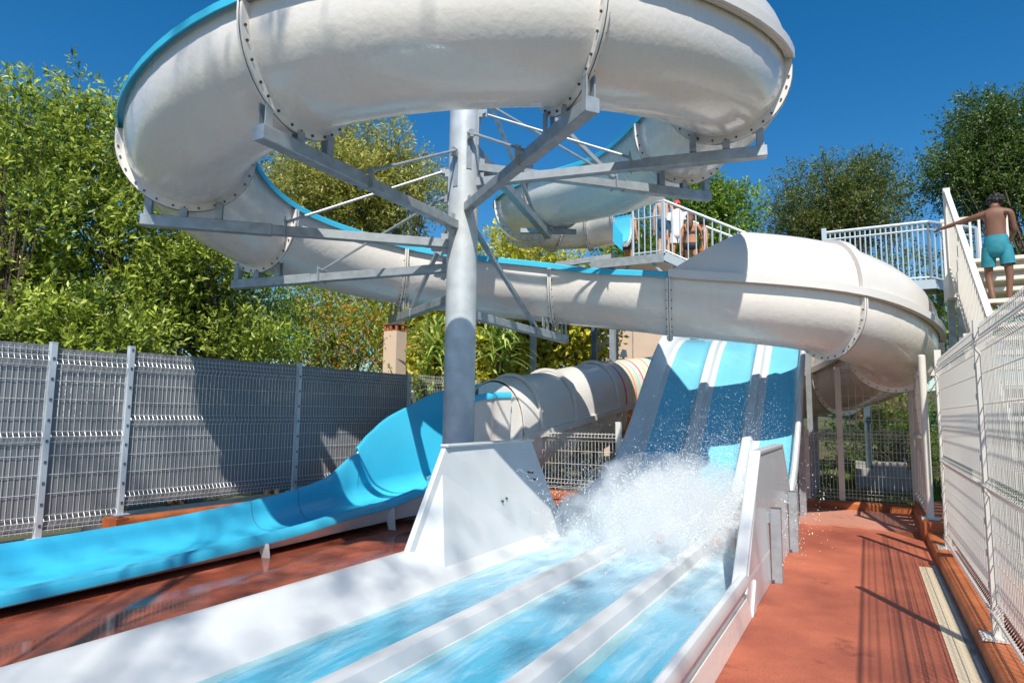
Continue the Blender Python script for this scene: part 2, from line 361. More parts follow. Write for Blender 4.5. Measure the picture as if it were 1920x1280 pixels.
# ------------------------------------------------------------------ the spiral slide
SP = thing('spiral_slide', 'white spiral water slide with blue rim wound round the tall steel column', 'water slide', (PX, PY, 0))
slide_root = SP
arm_tip = [(-1.74, 8.75, 4.47), (-.81, 7.05, 4.30), (-1.72, 4.42, 3.87), (-3.99, 3.29, 3.66), (-6.54, 4.00, 3.50), (-7.42, 5.87, 3.23), (-6.54, 8.12, 2.99), (-4.11, 9.37, 2.72)]
JB = []
for (x, y, z) in arm_tip:
    R = hypot(x - PX, y - PY); k = (R - .40) / R
    JB.append((PX + (x - PX) * k, PY + (y - PY) * k, z + .155))
ctrl = [(-4.5, 13.3, 5.20), (-5.25, 13.3, 5.18), (-5.95, 12.95, 5.15), (-6.22, 12.25, 5.11), (-5.9, 11.5, 5.05), (-4.95, 10.75, 4.95), (-3.3, 9.9, 4.78)] + JB + \
       [(-2.4, 9.13, 2.62), (-.42, 9.98, 2.36), (.42, 12.0, 1.98), (-.4, 14.0, 1.62), (-2.4, 14.95, 1.28), (-4.25, 14.1, 1.10), (-4.85, 12.4, .86), (-5.1, 10.8, .60), (-5.32, 9.25, .38)]
PER = 10
full = catmull(ctrl, PER)
local = [p - np.array([PX, PY, 0]) for p in full]
joint_ids = list(range(0, len(ctrl)))
iJ0 = 7
for j in range(len(ctrl) - 1):
    seg = local[j * PER:(j + 1) * PER + 1]
    # extend by neighbours so that tangents agree at the joints
    a = max(0, j * PER - 1); b_ = min(len(local) - 1, (j + 1) * PER + 1)
    frs = frames(local)
    path = local[j * PER:(j + 1) * PER + 1]
    # flume_segment computes its own frames; feed frames from the full path
    _save = frames
    sub = frs[j * PER:(j + 1) * PER + 1]
    frames = lambda P, sub=sub: sub
    covered = j in (iJ0 + 1, iJ0 + 2) or j >= iJ0 + 8
    st = None
    if j >= iJ0 + 12 and j <= iJ0 + 13: st = [0, 0, 4, 0, 0, 3, 0, 0, 2, 5] if j < iJ0 + 12 else [0, 0, 4, 0, 3, 0, 0, 2, 0, 5]
    flume_segment(SP, path, rim_mat='cover' if covered else 'rim_blue', stripes=st)
    frames = _save
    # joint flanges
for j in range(0, len(ctrl) - 1):
    if j in (6,): continue
    flange(SP, local, j * PER)
flange(SP, local, 5 * PER)
cover(SP, local, (iJ0 + 8) * PER, (iJ0 + 9) * PER, front=1.05, hgt=.76)
cover(SP, local, (iJ0 + 9) * PER, (iJ0 + 11) * PER, hgt=.76)
cover(SP, local, (iJ0 + 1) * PER, (iJ0 + 3) * PER, hgt=.70, amax=.36)
cover(SP, local, (iJ0 + 11) * PER, (iJ0 + 14) * PER, stripes=[0, 0, 4, 0, 0, 0, 3, 0, 0, 0, 2, 0, 0, 0, 5, 0], hgt=.90)
cover(SP, local, (iJ0 + 14) * PER, len(local) - 1, hgt=.90)
band(SP, local, (iJ0 + 9) * PER, w=.12, hgt=.76)
band(SP, local, (iJ0 + 14) * PER, w=.14, hgt=.90); band(SP, local, (iJ0 + 15) * PER, w=.14, hgt=.90); band(SP, local, len(local) - 4, w=.10, hgt=.90)

# launch tub at the top of the slide: a raised blue back wall
fr0 = frames(local)[0]
b = MB(); q = fr0[0]; b.prism([(q[0], q[1] - .60, 5.08), (q[0] + .20, q[1] - .60, 4.86), (q[0] + .20, q[1] - .60, 5.22), (q[0], q[1] - .60, 5.50)], (0, .03, 0))
b.build('launch_seat', M['rim_blue'], SP)

# ------------------------------------------------------------------ column with arms
CO = thing('support_column', 'tall round galvanised steel column carrying the spiral slide on radiating square arms', 'column', (PX, PY, 0))
b = MB(); b.tube([(0, 0, 0), (0, 0, 6.1)], .178, 40); b.tube([(0, 0, 6.1), (0, 0, 6.13)], .20, 40); b.build('shaft', M['galv_pole'], CO, True, 40)
b = MB(); b.tube([(0, 0, .002), (0, 0, .03)], .32, 32)
for k in range(8): b.tube([(.26 * cos(k * pi / 4), .26 * sin(k * pi / 4), .03), (.26 * cos(k * pi / 4), .26 * sin(k * pi / 4), .08)], .02, 6)
b.build('base_plate', M['galv'], CO, True, 30)
def arm(tip, zr=None, tie=True, strut=False):
    t = Vector(tip) - Vector((PX, PY, 0)); d = Vector((t.x, t.y, 0)).normalized(); R = hypot(t.x, t.y); z = zr if zr else t.z
    zt = t.z - .05; s = Vector((-d.y, d.x, 0)); P = lambda r, zz: Vector((d.x * r, d.y * r, zz)); za = z - .05
    zl = lambda r: za + (zt - za) * r / R
    b = MB(); b.bar(P(.17, zl(.17)), P(R * .62, zl(R * .62)), .10, .10, bev=.12)
    a_ = b.build('arm', M['galv'], CO, True, 30)
    b = MB(); b.bar(P(R * .62, zl(R * .62)), P(R, zl(R)), .118, .118, bev=.12)
    b.build('arm_sleeve', M['galv'], a_, True, 30)
    for rr in (R - .06, R - .40, R - .74):       # saddle brackets
        zz = t.z + .01; dz = FR + .155 - sqrt(max(.02, (FR + .06) ** 2 - (rr - (R - .40)) ** 2))
        b = MB(); c = P(rr, zz); b.bar(c - s * .035, c - s * .035 + Vector((0, 0, max(.06, dz))), .012, .07, up=tuple(d)); b.bar(c + s * .035, c + s * .035 + Vector((0, 0, max(.06, dz))), .012, .07, up=tuple(d))
        b.build('bracket', M['galv'], a_)
    # root plate and collar
    b = MB(); b.bar(P(.17, za - .12), P(.17, za + .12), .02, .16, up=tuple(d)); b.bar(P(.2, za - .09), P(.34, za - .03), .012, .12)
    b.build('gusset', M['galv'], a_)
    if tie:
        q0 = P(.26, za + .84) + s * .03; q1 = P(R * .58, zl(R * .58) + .10)
        b = MB(); b.tube([q0, q1], .016, 8); b.build('tie_rod', M['galv'], CO, True, 40)
        b = MB(); b.bar(P(.16, za + .84), P(.28, za + .84), .05, .09); b.tube([P(.25, za + .84) - s * .05, P(.25, za + .84) + s * .05], .02, 8); b.bar(P(.18, za + .45), P(.18, za + .86), .012, .06, up=tuple(s))
        b.build('tie_lug', M['galv'], CO, True, 40)
        b = MB(); b.bar(q1 - Vector((0, 0, .16)) - s * .062, q1 + Vector((0, 0, .04)) - s * .062, .01, .06, up=tuple(s)); b.bar(q1 - Vector((0, 0, .16)) + s * .062, q1 + Vector((0, 0, .04)) + s * .062, .01, .06, up=tuple(s)); b.tube([q1 - s * .08, q1 + s * .08], .014, 6)
        b.build('clamp', M['galv'], a_)
    if strut:
        b = MB(); b.bar(P(.18, za + 1.1), P(R * .66, zl(R * .66) + .04), .05, .05); b.build('strut', M['galv'], CO)
roots = [4.44, 4.22, 3.90, 3.69, 3.49, 3.23, 2.90, 2.70]
for k, t in enumerate(arm_tip): arm(t, roots[k], tie=k < 6, strut=k >= 6)
# long arm to the launch curve and its flat struts
q = Vector((-5.05 - PX, 10.72 - PY, 4.80)); d = Vector((q.x, q.y, 0)).normalized()
b = MB(); b.bar((d.x * .17, d.y * .17, 4.72), (q.x, q.y, 4.78), .12, .12, bev=.12); a_ = b.build('arm', M['galv'], CO, True, 30)
b = MB(); b.bar((q.x - .45, q.y - .25, 4.86), (q.x + .45, q.y + .25, 4.86), .10, .08); b.build('saddle', M['galv'], a_)
b = MB(); b.bar((d.x * .18, d.y * .18, 5.85), (q.x * .8, q.y * .8, 4.83), .05, .05); b.build('strut', M['galv'], CO)
b = MB(); b.bar((.15, .1, 5.9), (arm_tip[0][0] * .62 - PX * .62 - .1, (arm_tip[0][1] - PY) * .62, 4.5), .05, .05); b.build('strut', M['galv'], CO)

# ------------------------------------------------------------------ launch tower with stairs (left of centre, far)
T = thing('launch_tower', 'grey steel launch platform on posts with a railed stair beside the slide start', 'platform', (-3.9, 13.3, -.08))
TX, TY = -3.9, 13.3
def L(x, y, z): return (x - TX, y - TY, z)
for (x, y, z1, m) in ((-6.35, 12.75, 4.72, 'galv'), (-4.62, 13.0, 4.84, 'galv'), (-5.45, 14.1, 4.72, 'dark_steel'), (-4.95, 14.1, 4.72, 'dark_steel'), (-2.75, 13.3, 4.3, 'galv')):
    MB().bar(L(x, y, 0), L(x, y, z1), .11, .11).build('post', M[m], T)
b = MB(); b.bar(L(-6.4, 12.75, 4.78), L(-4.56, 13.0, 4.92), .10, .12); b.build('beam', M['galv'], T)
b = MB(); b.bar(L(-6.2, 14.1, 4.78), L(-3.2, 14.1, 4.78), .10, .12); b.build('beam', M['dark_steel'], T)
for (a, c) in (((-5.5, 12.87, 4.80), (-6.0, 12.8, 4.05)), ((-5.45, 12.88, 4.80), (-4.85, 12.96, 4.10)), ((-3.75, 12.72, 4.72), (-3.2, 12.8, 4.1)), ((-4.1, 12.75, 4.75), (-4.55, 13.0, 4.2)), ((-5.45, 14.1, 3.7), (-4.95, 14.1, 4.2)), ((-5.45, 14.1, 3.0), (-4.62, 13.6, 3.5))):
    MB().bar(L(*a), L(*c), .05, .05).build('brace', M['galv'], T)
b = MB(); b.box(L(-4.98, 12.72, 4.66), L(-3.45, 14.3, 4.74)); b.build('floor_panel', M['beige_wall'], T)
b = MB(); b.box(L(-4.98, 12.66, 4.62), L(-3.43, 12.72, 4.80)); b.box(L(-3.45, 12.72, 4.62), L(-3.40, 14.3, 4.80)); b.build('edge_beam', M['galv'], T)
b = MB(); b.box(L(-4.28, 12.72, 4.742), L(-3.45, 14.3, 4.80)); b.build('deck_plate', M['rail'], T)
# stair down to the walkway
b = MB(); b.bar(L(-3.42, 12.70, 4.74), L(-1.55, 12.70, 3.7), .05, .16); b.bar(L(-3.42, 13.6, 4.74), L(-1.55, 13.6, 3.7), .05, .16); b.build('stair_stringer', M['rail'], T)
for k in range(7): MB().box(L(-3.34 + k * .26, 12.74, 4.66 - k * .145), L(-3.12 + k * .26, 13.56, 4.69 - k * .145)).build('tread', M['galv'], T)
def railing(parent, a, b_, h=1.0, n=10, r=.018, post=.028, material='rail', mid=None, off=(0, 0, 0)):
    a, b_ = Vector(a), Vector(b_); up = Vector((0, 0, h)); m = MB()
    m.tube([a + up, b_ + up], post, 8); m.tube([a + Vector((0, 0, .06)), b_ + Vector((0, 0, .06))], r, 6)
    if mid: m.tube([a + up * mid, b_ + up * mid], r, 6)
    for k in range(n + 1):
        p = a.lerp(b_, k / n); m.tube([p, p + up], post if k in (0, n) else r * .75, 6)
    return m.build('railing', M[material], parent, True, 40)
railing(T, L(-3.42, 12.70, 4.80), L(-1.7, 12.70, 3.84), 1.08, 11)
railing(T, L(-4.08, 12.74, 4.80), L(-3.46, 12.72, 4.80), 1.08, 5, mid=.72)
railing(T, L(-3.5, 13.65, 4.80), L(-1.7, 13.65, 3.84), 1.08, 11)

# ------------------------------------------------------------------ walkway on the right and its stair
W = thing('walkway', 'raised grey walkway with picket guard rail behind the lidded slide', 'walkway', (.4, 15.2, 0))
WX, WY = .4, 15.2
def L2(x, y, z): return (x - WX, y - WY, z)
b = MB(); b.box(L2(-1.7, 15.0, 4.10), L2(1.55, 16.2, 4.16)); b.build('deck_plate', M['galv'], W)
b = MB(); b.box(L2(-1.7, 14.92, 4.02), L2(1.6, 15.0, 4.20)); b.build('edge_beam', M['rail'], W)
b = MB(); b.bar(L2(1.3, 14.96, 4.1), L2(1.95, 14.6, 3.75), .08, .14); b.build('edge_brace', M['rail'], W)
for x in (-1.5, .0, 1.4): MB().bar(L2(x, 15.6, 0), L2(x, 15.6, 4.1), .12, .12).build('post', M['dark_steel'], W)
railing(W, L2(-.62, 15.0, 4.2), L2(1.22, 15.0, 4.2), 1.17, 20, mid=.87, post=.034, r=.022)
railing(W, L2(1.22, 15.0, 4.2), L2(1.9, 14.3, 3.8), 1.17, 8, mid=.87, post=.034, r=.022)
railing(W, L2(-1.7, 15.0, 4.05), L2(-.66, 15.0, 4.1), 1.02, 8, mid=.87)
b = MB(); b.bar(L2(-.64, 14.98, 4.1), L2(-.64, 14.98, 5.46), .09, .06); b.build('end_post', M['rail'], W)
S = thing('stairway', 'cream steel stair with solid picket side behind the right mesh fence', 'stairs', (1.8, 10.5, 0))
SX, SY = 1.8, 10.5
def L3(x, y, z): return (x - SX, y - SY, z)
y0, z0, y1, z1 = 8.2, 1.35, 11.55, 3.80      # walking line
for k in range(13):
    u = k / 13; y = y0 + (y1 - y0) * u; z = z0 + (z1 - z0) * (u + 1 / 13)
    MB().box(L3(1.29, y, z - .05), L3(2.45, y + .29, z)).build('tread', M['cream'], S)
for x in (1.24, 2.48):
    b = MB(); b.prism([L3(x, y0 - .1, z0 - .25), L3(x, y0 - .1, z0 + .12), L3(x, y1, z1 + .12), L3(x, y1, z1 - .25)], (.04, 0, 0)); b.build('stringer', M['cream'], S)
b = MB(); b.box(L3(1.24, 11.56, 3.45), L3(2.6, 13.2, 3.84)); b.build('landing', M['cream'], S)
def picket_side(x, ya, za, yb, zb, h, n, w=.03, t=.05):
    m = MB(); m.bar(L3(x, ya, za + h), L3(x, yb, zb + h), t * 1.3, t)
    m.bar(L3(x, ya, za + .02), L3(x, yb, zb + .02), t, t)
    for k in range(n + 1):
        u = k / n; y = ya + (yb - ya) * u; z = za + (zb - za) * u; m.box(L3(x - .012, y - w / 2, z), L3(x + .012, y + w / 2, z + h))
    return m.build('picket_side', M['cream'], S)
picket_side(1.20, 8.5, 1.35, 11.6, 3.72, 1.22, 28, w=.022)
MB().bar(L3(1.20, 11.62, 3.3), L3(1.20, 11.62, 4.98), .09, .09).build('newel_post', M['cream'], S)
picket_side(2.55, 8.2, 1.3, 11.6, 3.7, 1.0, 22)
m = MB(); m.bar(L3(1.24, 13.1, 4.86), L3(2.2, 13.1, 4.86), .05, .06)
for k in range(8): m.bar(L3(1.28 + k * .125, 13.1, 3.8), L3(1.28 + k * .125, 13.1, 4.86), .035, .035)
m.build('landing_rail', M['cream'], S)
for (x, y) in ((1.3, 12.9), (2.5, 12.9), (1.3, 11.7)): MB().bar(L3(x, y, 0), L3(x, y, 3.6), .10, .10).build('post', M['galv'], S)

# ------------------------------------------------------------------ wire mesh panels
def wire_panel(b, p0, p1, z0, z1, spacing=.05, r=.0028, folds=(.12, 1.0), n=4, hz=.2, side=None, depth=.035, mi=0):
    p0, p1 = Vector(p0), Vector(p1); Lh = (p1 - p0).length; d = (p1 - p0).normalized(); s = Vector((-d.y, d.x, 0)) if side is None else Vector(side)
    cnt = int(Lh / spacing); zs = [(z0, 0)]
    for f in folds: zs += [(z0 + f - .055, 0), (z0 + f, 1), (z0 + f + .055, 0)]
    zs += [(z1, 0)]; zs = [z for z in zs if z0 <= z[0] <= z1]
    for k in range(cnt + 1):
        c = p0 + d * (Lh * k / cnt)
        b.tube([(c.x + s.x * depth * q, c.y + s.y * depth * q, z) for z, q in zs], r, n, mi, caps=False)
    hs = [z0 + .02]; z = z0 + .02
    for f in folds: hs += [z0 + f - .055, z0 + f, z0 + f + .055]
    z = z0 + .2
    while z < z1 - .05:
        if all(abs(z - z0 - f) > .12 for f in folds): hs.append(z)
        z += hz
    hs.append(z1 - .03)
    for z in hs:
        q = 1 if any(abs(z - z0 - f) < .01 for f in folds) else 0
        a = p0 + s * (depth * q + r * 1.6); c = p1 + s * (depth * q + r * 1.6)
        b.tube([(a.x, a.y, z), (c.x, c.y, z)], r * 1.15, n, mi, caps=False)

# left fence with privacy strips
LF = thing('mesh_fence', 'grey mesh fence filled with dark privacy strips behind the blue flume', 'fence', (-7.5, 6.3, 0))
fo = Vector((-7.5, 6.3, 0))
posts = [(-7.98, 1.35, .14), (-7.71, 3.86, .14), (-7.62, 4.66, .30), (-7.43, 7.10, .34), (-7.24, 9.54, .36)]
tops = [2.18, 2.20, 2.23, 2.20, 2.18]
for k, (x, y, z) in enumerate(posts):
    b = MB(); c = Vector((x, y, 0)) - fo; b.box((c.x - .03, c.y - .03, z), (c.x + .03, c.y + .03, tops[k])); b.box((c.x - .032, c.y - .032, tops[k]), (c.x + .032, c.y + .032, tops[k] + .012))
    for q in range(9): b.box((c.x + .03, c.y - .012, z + .12 + q * .22), (c.x + .036, c.y + .012, z + .15 + q * .22), 1)
    b.box((c.x - .08, c.y - .08, z - .004), (c.x + .08, c.y + .08, z + .008)); b.build('post', [M['wire_grey'], M['dark_steel']], LF)
for k in range(4):
    a = Vector((posts[k][0], posts[k][1], 0)) - fo; c = Vector((posts[k + 1][0], posts[k + 1][1], 0)) - fo; d = (c - a).normalized(); side = Vector((d.y, -d.x, 0))
    zb = (.18 if k < 2 else .36) + .02; zt = 2.15 if k != 1 else 2.12; a2 = a + d * .04; c2 = c - d * .04
    b = MB(); wire_panel(b, a2, c2, zb, zt, spacing=.052, r=.0026, folds=(.12, 1.0, zt - zb - .14), side=side); b.build('wire_panel', M['wire_grey'], LF)
    b = MB(); nn = int((c2 - a2).length / .052)
    for q in range(nn):
        p = a2 + d * ((q + .5) * (c2 - a2).length / nn) - side * .012; w = .0258; zz = [zb + .02, zb + .7, zb + 1.4, zt + .03]
        rows = [[(p.x - d.x * w, p.y - d.y * w, z), (p.x - side.x * .003 * ((q % 2) * 2 - 1), p.y, z), (p.x + d.x * w, p.y + d.y * w, z)] for z in zz]; b.grid(rows)
    b.build('privacy_strips', M['slat'], LF)
    # strips show in front of the wires at the folds
LG = thing('mesh_fence', 'plain white mesh fence running on beyond the dark strip fence behind the yucca', 'fence', (-7.1, 10.9, 0))
b = MB(); wire_panel(b, (-.1, -1.3, 0), (.1, 1.2, 0), .4, 2.2, folds=(.12, 1.0, 1.66), side=(1, 0, 0)); b.build('wire_panel', M['wire'], LG)
MB().box((.07, 1.2, .2), (.13, 1.26, 2.2)).build('post', M['wire'], LG)

# left kerb
def kerb_run(parent, a, c, w, z0, z1, r=.045, name='kerb_cap', m='kerb'):
    a, c = Vector(a), Vector(c); d = (c - a).normalized(); s = Vector((-d.y, d.x, 0)); rows = []
    prof = [(-w / 2, z0), (-w / 2, z1 - r)] + [(-w / 2 + r - r * cos(t), z1 - r + r * sin(t)) for t in (.4, .8, 1.2, 1.57)] + [(w / 2 - r + r * sin(t), z1 - r + r * cos(t)) for t in (0, .4, .8, 1.2, 1.57)] + [(w / 2, z0)]
    for p in (a, c): rows.append([(p.x + s.x * q, p.y + s.y * q, z) for q, z in prof])
    b = MB().grid(rows, closed=True); n = len(prof); b.f += [tuple(range(n)), tuple(range(n, 2 * n))]; b.mi += [0, 0]
    return b.build(name, M[m], parent, True, 40)
K1 = thing('kerb', 'stepped orange kerb on a grey wall under the dark strip fence', 'kerb', (-7.4, 5, 0))
ko = Vector((-7.4, 5, 0))
kerb_run(K1, Vector((-7.72, .5, 0)) - ko, Vector((-7.40, 4.52, 0)) - ko, .22, -.1, .10)
kerb_run(K1, Vector((-7.40, 4.50, 0)) - ko, Vector((-7.06, 9.4, 0)) - ko, .20, .18, .30)
MB().prism([Vector((-7.52, 4.50, -.1)) - ko, Vector((-7.16, 9.4, -.1)) - ko, Vector((-7.02, 9.4, -.1)) - ko, Vector((-7.36, 4.50, -.1)) - ko], (0, 0, .285)).build('wall_face', M['concrete'], K1)
MB().box((-.16, -.56, -.1), (.10, -.42, .30)).build('kerb_step', M['kerb'], K1)
MB().prism([Vector((-8.4, .4, -.1)) - ko, Vector((-8.1, 4.5, -.1)) - ko, Vector((-7.5, 4.5, -.1)) - ko, Vector((-7.82, .4, -.1)) - ko], (0, 0, .19)).build('footing', M['beige_wall'], K1)
MB().prism([Vector((-8.1, 4.52, -.1)) - ko, Vector((-7.8, 9.4, -.1)) - ko, Vector((-7.16, 9.4, -.1)) - ko, Vector((-7.50, 4.52, -.1)) - ko], (0, 0, .36)).build('footing', M['beige_wall'], K1)

# right fence: big cream mesh panels
RF = thing('mesh_fence', 'tall cream mesh fence on the orange kerb along the right of the deck', 'fence', (.68, 5, 0))
rp = [(0.1, .13), (2.70, .13), (5.28, .13), (8.15, .2)]
for (y, z) in rp:
    b = MB(); b.box((-.035, y - 5 - .025, z), (.025, y - 5 + .025, 2.16 if y < 8 else 2.22), 0)
    for q in range(10): b.box((-.042, y - 5 - .012, z + .1 + q * .2), (-.034, y - 5 + .012, z + .14 + q * .2))
    b.box((-.10, y - 5 - .09, z - .005), (.06, y - 5 + .09, z + .01)); b.build('post', M['wire'] if y < 8 else M['cream'], RF)
for k in range(3):
    b = MB(); wire_panel(b, (0, rp[k][0] - 5 + .04, 0), (0, rp[k + 1][0] - 5 - .04, 0), .20, 2.13, spacing=.05, r=.0030, folds=(.10, .88, 1.80), side=(-1, 0, 0), depth=.04, n=4); b.build('wire_panel', M['wire'], RF)
RB = thing('mesh_fence', 'second cream mesh fence close behind the tall right one', 'fence', (.98, 5, 0))
b = MB(); wire_panel(b, (0, -4, 0), (0, 3.3, 0), .28, 2.35, spacing=.1, r=.0025, folds=(.10, .88, 1.85), side=(-1, 0, 0)); b.build('wire_panel', M['wire'], RB)
MB().box((-.05, 3.3, .2), (.03, 3.36, 2.4)).build('post', M['cream'], RB)
RG = thing('gate', 'narrow cream mesh gate leaf hung on a round post beyond the right fence', 'gate', (.66, 10.2, 0))
b = MB(); b.tube([(0, -.1, .24), (0, -.1, 2.32)], .045, 16); b.ball((0, -.1, 2.32), .045, n=12, sc=(1, 1, .4)); b.box((-.1, -.2, .235), (.1, 0, .25)); b.build('post', M['cream'], RG, True, 40)
b = MB(); wire_panel(b, (0, -.04, 0), (0, 2.2, 0), .24, 2.25, spacing=.05, r=.003, folds=(.1, 1.0, 1.9), side=(-1, 0, 0)); b.build('wire_panel', M['wire'], RG)
b = MB(); b.bar((0, 2.2, .2), (0, 2.2, 2.27), .05, .05); b.bar((0, -.02, 2.25), (0, 2.2, 2.25), .04, .04); b.bar((0, -.02, .26), (0, 2.2, .26), .04, .04); b.build('leaf_frame', M['cream'], RG)
# back fences
BF = thing('mesh_fence', 'white mesh fence across the back of the deck, taller on its right part', 'fence', (0, 12.5, 0))
b = MB(); wire_panel(b, (-.93, 0, 0), (.62, 0, 0), .15, 1.27, spacing=.055, r=.004, folds=(.1, 1.02), side=(0, -1, 0)); b.build('wire_panel', M['wire'], BF)
b = MB(); wire_panel(b, (-.38, .03, 0), (.62, .03, 0), 1.27, 2.34, spacing=.11, r=.0045, folds=(.97,), side=(0, -1, 0)); b.build('wire_panel', M['wire'], BF)
for x, z in ((-.95, 1.3), (-.42, 2.36), (.64, 2.34)):
    b = MB(); b.box((x - .045, -.02, .1), (x + .045, .06, z)); b.build('post', M['cream'], BF)
MF = thing('mesh_fence', 'low white mesh fence between the lidded tunnel and the racing slide', 'fence', (-4.2, 9.7, 0))
b = MB(); wire_panel(b, (-.62, 0, 0), (.80, 0, 0), .33, 1.23, spacing=.055, r=.0038, folds=(.1, .82), side=(0, -1, 0)); b.build('wire_panel', M['wire'], MF)
MB().box((-.72, -.04, .1), (-.62, .04, 1.33)).build('post', M['cream'], MF)
MB().box((.80, -.03, .1), (.88, .03, 1.40)).build('post', M['cream'], MF)
K3 = thing('kerb', 'three pale red brick steps under the low mesh fence between the slides', 'kerb', (-4.0, 9.4, 0))
kerb_run(K3, (-.9, .3, 0), (.6, .3, 0), .2, 0, .31); kerb_run(K3, (-.9, .08, 0), (.6, .08, 0), .22, 0, .2); kerb_run(K3, (-.9, -.18, 0), (.6, -.18, 0), .26, 0, .09)
K2 = thing('kerb', 'rounded orange kerb stepping up along the right side and back of the deck', 'kerb', (.75, 6, 0))
kerb_run(K2, (-.07, -6, 0), (-.07, 6.6, 0), .20, -.1, .12)
b = MB(); b.box((.032, -6, -.1), (.30, 2.35, .17)); b.build('kerb_step', M['kerb'], K2)
b = MB(); b.box((.033, 2.353, -.1), (.30, 3.75, .12)); b.build('kerb_step', M['kerb'], K2)
b = MB(); b.box((-.20, 3.75, -.1), (.16, 4.55, .235)); b.build('kerb_block', M['kerb'], K2)
b = MB(); b.box((-.14, 4.553, -.1), (.22, 6.6, .20)); b.build('kerb_step', M['kerb'], K2)
kerb_run(K2, (-1.75, 6.45, 0), (-.15, 6.45, 0), .18, -.05, .13)
b = MB(); b.box((.40, -.5, 0), (.515, 8.05, .008)); tag(b.build('drain_grate', M['grate']), 'perforated tan drain cover set in the red deck beside the right kerb', 'drain')
b = MB(); b.box((.515, -.5, .0), (.578, 8.2, .006)); tag(b.build('drain_channel', M['dark_steel']), 'dark narrow channel between the tan drain cover and the orange kerb', 'drain')

# ------------------------------------------------------------------ racing slide (three lanes)
RS = thing('racing_slide', 'wide white three lane racing slide with blue lanes running down to the camera', 'water slide', (-2.1, 6, 0))
RX, RY = -2.1, 6.0
prof = [(-.6, .08), (2, .08), (5, .085), (7.2, .10), (8.0, .15), (8.7, .29), (9.3, .52), (9.8, .80), (10.3, 1.18), (10.8, 1.63), (11.3, 2.08), (11.8, 2.48), (12.2, 2.74), (12.7, 2.93), (13.3, 3.02), (14.2, 3.05), (15.0, 3.06)]
pf = catmull([(a, b_, 0) for a, b_ in prof], 5)
def normal_at(i):
    a = pf[max(0, i - 1)]; c = pf[min(len(pf) - 1, i + 1)]; d = Vector((0, c[0] - a[0], c[1] - a[1])).normalized(); return Vector((0, -d.z, d.y))
def strip(sec, name, m, i0=0, i1=None, th=0.0, parent=RS, sm=30):
    rows = []; i1 = len(pf) if i1 is None else i1
    for i in range(i0, i1):
        n = normal_at(i); sl = min(1, max(0, (pf[i][0] - 8.2) / 1.2)) * .42; rows.append([((x if x > -3.12 else -3.12 + (x + 3.12) * (1 - sl)) - RX, pf[i][0] - RY + n.y * dz, pf[i][1] + n.z * dz) for x, dz in sec])
    return MB().grid(rows).build(name, m, parent, True, sm)
def rowsec(pts): return pts
DV = .115
for (xa, xb) in ((-3.04, -2.46), (-2.215, -1.655), (-1.395, -.955)):
    strip([(xa, .012), (xa + .05, .004), (xa + .12, 0), (xb - .10, 0), (xb - .04, .006), (xb, .03)], 'lane', M['lane_blue'])
for xc in (-2.46, -1.655):
    strip([(xc, .03), (xc + .012, .08), (xc + .035, DV), (xc + .05, DV + .006), (xc + .13, DV + .006), (xc + .145, DV), (xc + .165, .07), (xc + .175, .03), (xc + .20, .018), (xc + (.245 if xc < -2 else .26), .012)], 'divider', M['smooth_white'])
strip([(-3.50, .05), (-3.50, .245), (-3.47, .265), (-3.43, .265), (-3.40, .25), (-3.20, .105), (-3.17, .085), (-3.15, .05), (-3.12, .025), (-3.04, .012)], 'side_wall', M['smooth_white'])
strip([(-.955, .03), (-.93, .08), (-.915, .19), (-.905, .225), (-.88, .245), (-.85, .235), (-.835, .205), (-.835, .16), (-.86, .15), (-.86, -.06)], 'side_wall', M['smooth_white'])
strip([(-3.49, -.02), (-.86, -.02)], 'underside', M['white'])
# tall splash panels
def bev(o, w=.01):
    m = o.modifiers.new('bevel', 'BEVEL'); m.width = w; m.segments = 2; m.limit_method = 'ANGLE'; return o
def plate(poly, off, name, m=None): return bev(MB().prism([(x - RX, y - RY, z) for x, y, z in poly], off).build(name, m or M['smooth_white'], RS), .008)
plate([(-3.42, 4.53, .30), (-3.45, 5.13, 1.19), (-3.45, 6.90, 1.19), (-3.12, 7.22, .07), (-3.12, 4.75, .07)], (-.05, 0, 0), 'splash_panel')
plate([(-.875, 5.25, .20), (-.90, 6.30, 1.17), (-.90, 8.05, 1.17), (-.875, 8.85, .30), (-.87, 8.9, .0), (-.87, 5.4, .0)], (.04, 0, 0), 'splash_panel')
b = MB(); b.bar((-.895 - RX, 5.22 - RY, .22), (-.90 - RX, 6.28 - RY, 1.18), .10, .045); b.bar((-.90 - RX, 6.26 - RY, 1.18), (-.90 - RX, 8.07 - RY, 1.18), .10, .045); b.bar((-.90 - RX, 8.05 - RY, 1.18), (-.885 - RX, 8.87 - RY, .32), .10, .045); bev(b.build('panel_edge', M['smooth_white'], RS), .012)
b = MB(); b.bar((-3.46 - RX, 5.11 - RY, 1.20), (-3.46 - RX, 6.92 - RY, 1.20), .09, .03); bev(b.build('panel_edge', M['smooth_white'], RS), .012)
plate([(-.83, -.5, .0), (-.83, 5.55, .0), (-.85, 5.55, .16), (-.85, -.5, .16)], (.008, 0, 0), 'skirt', M['white'])
plate([(-.875, 5.38, 0), (-.875, 5.58, 0), (-.875, 5.58, .24)], (.06, 0, 0), 'foot')
for y in (6.62, 8.2):
    b = MB(); b.box((-.825 - RX, y - .045 - RY, 0), (-.735 - RX, y + .045 - RY, .66)); b.box((-.86 - RX, y - .035 - RY, .53), (-.80 - RX, y + .035 - RY, .63)); b.box((-.825 - RX, y - .045 - RY, .661), (-.735 - RX, y + .045 - RY, .668), 1)
    b.box((-.86 - RX, y - .06 - RY, 0.001), (-.801 - RX, y - .0 - RY, .03), 1)
    bev(b.build('bracket', [M['galv'], M['seam']], RS), .006)
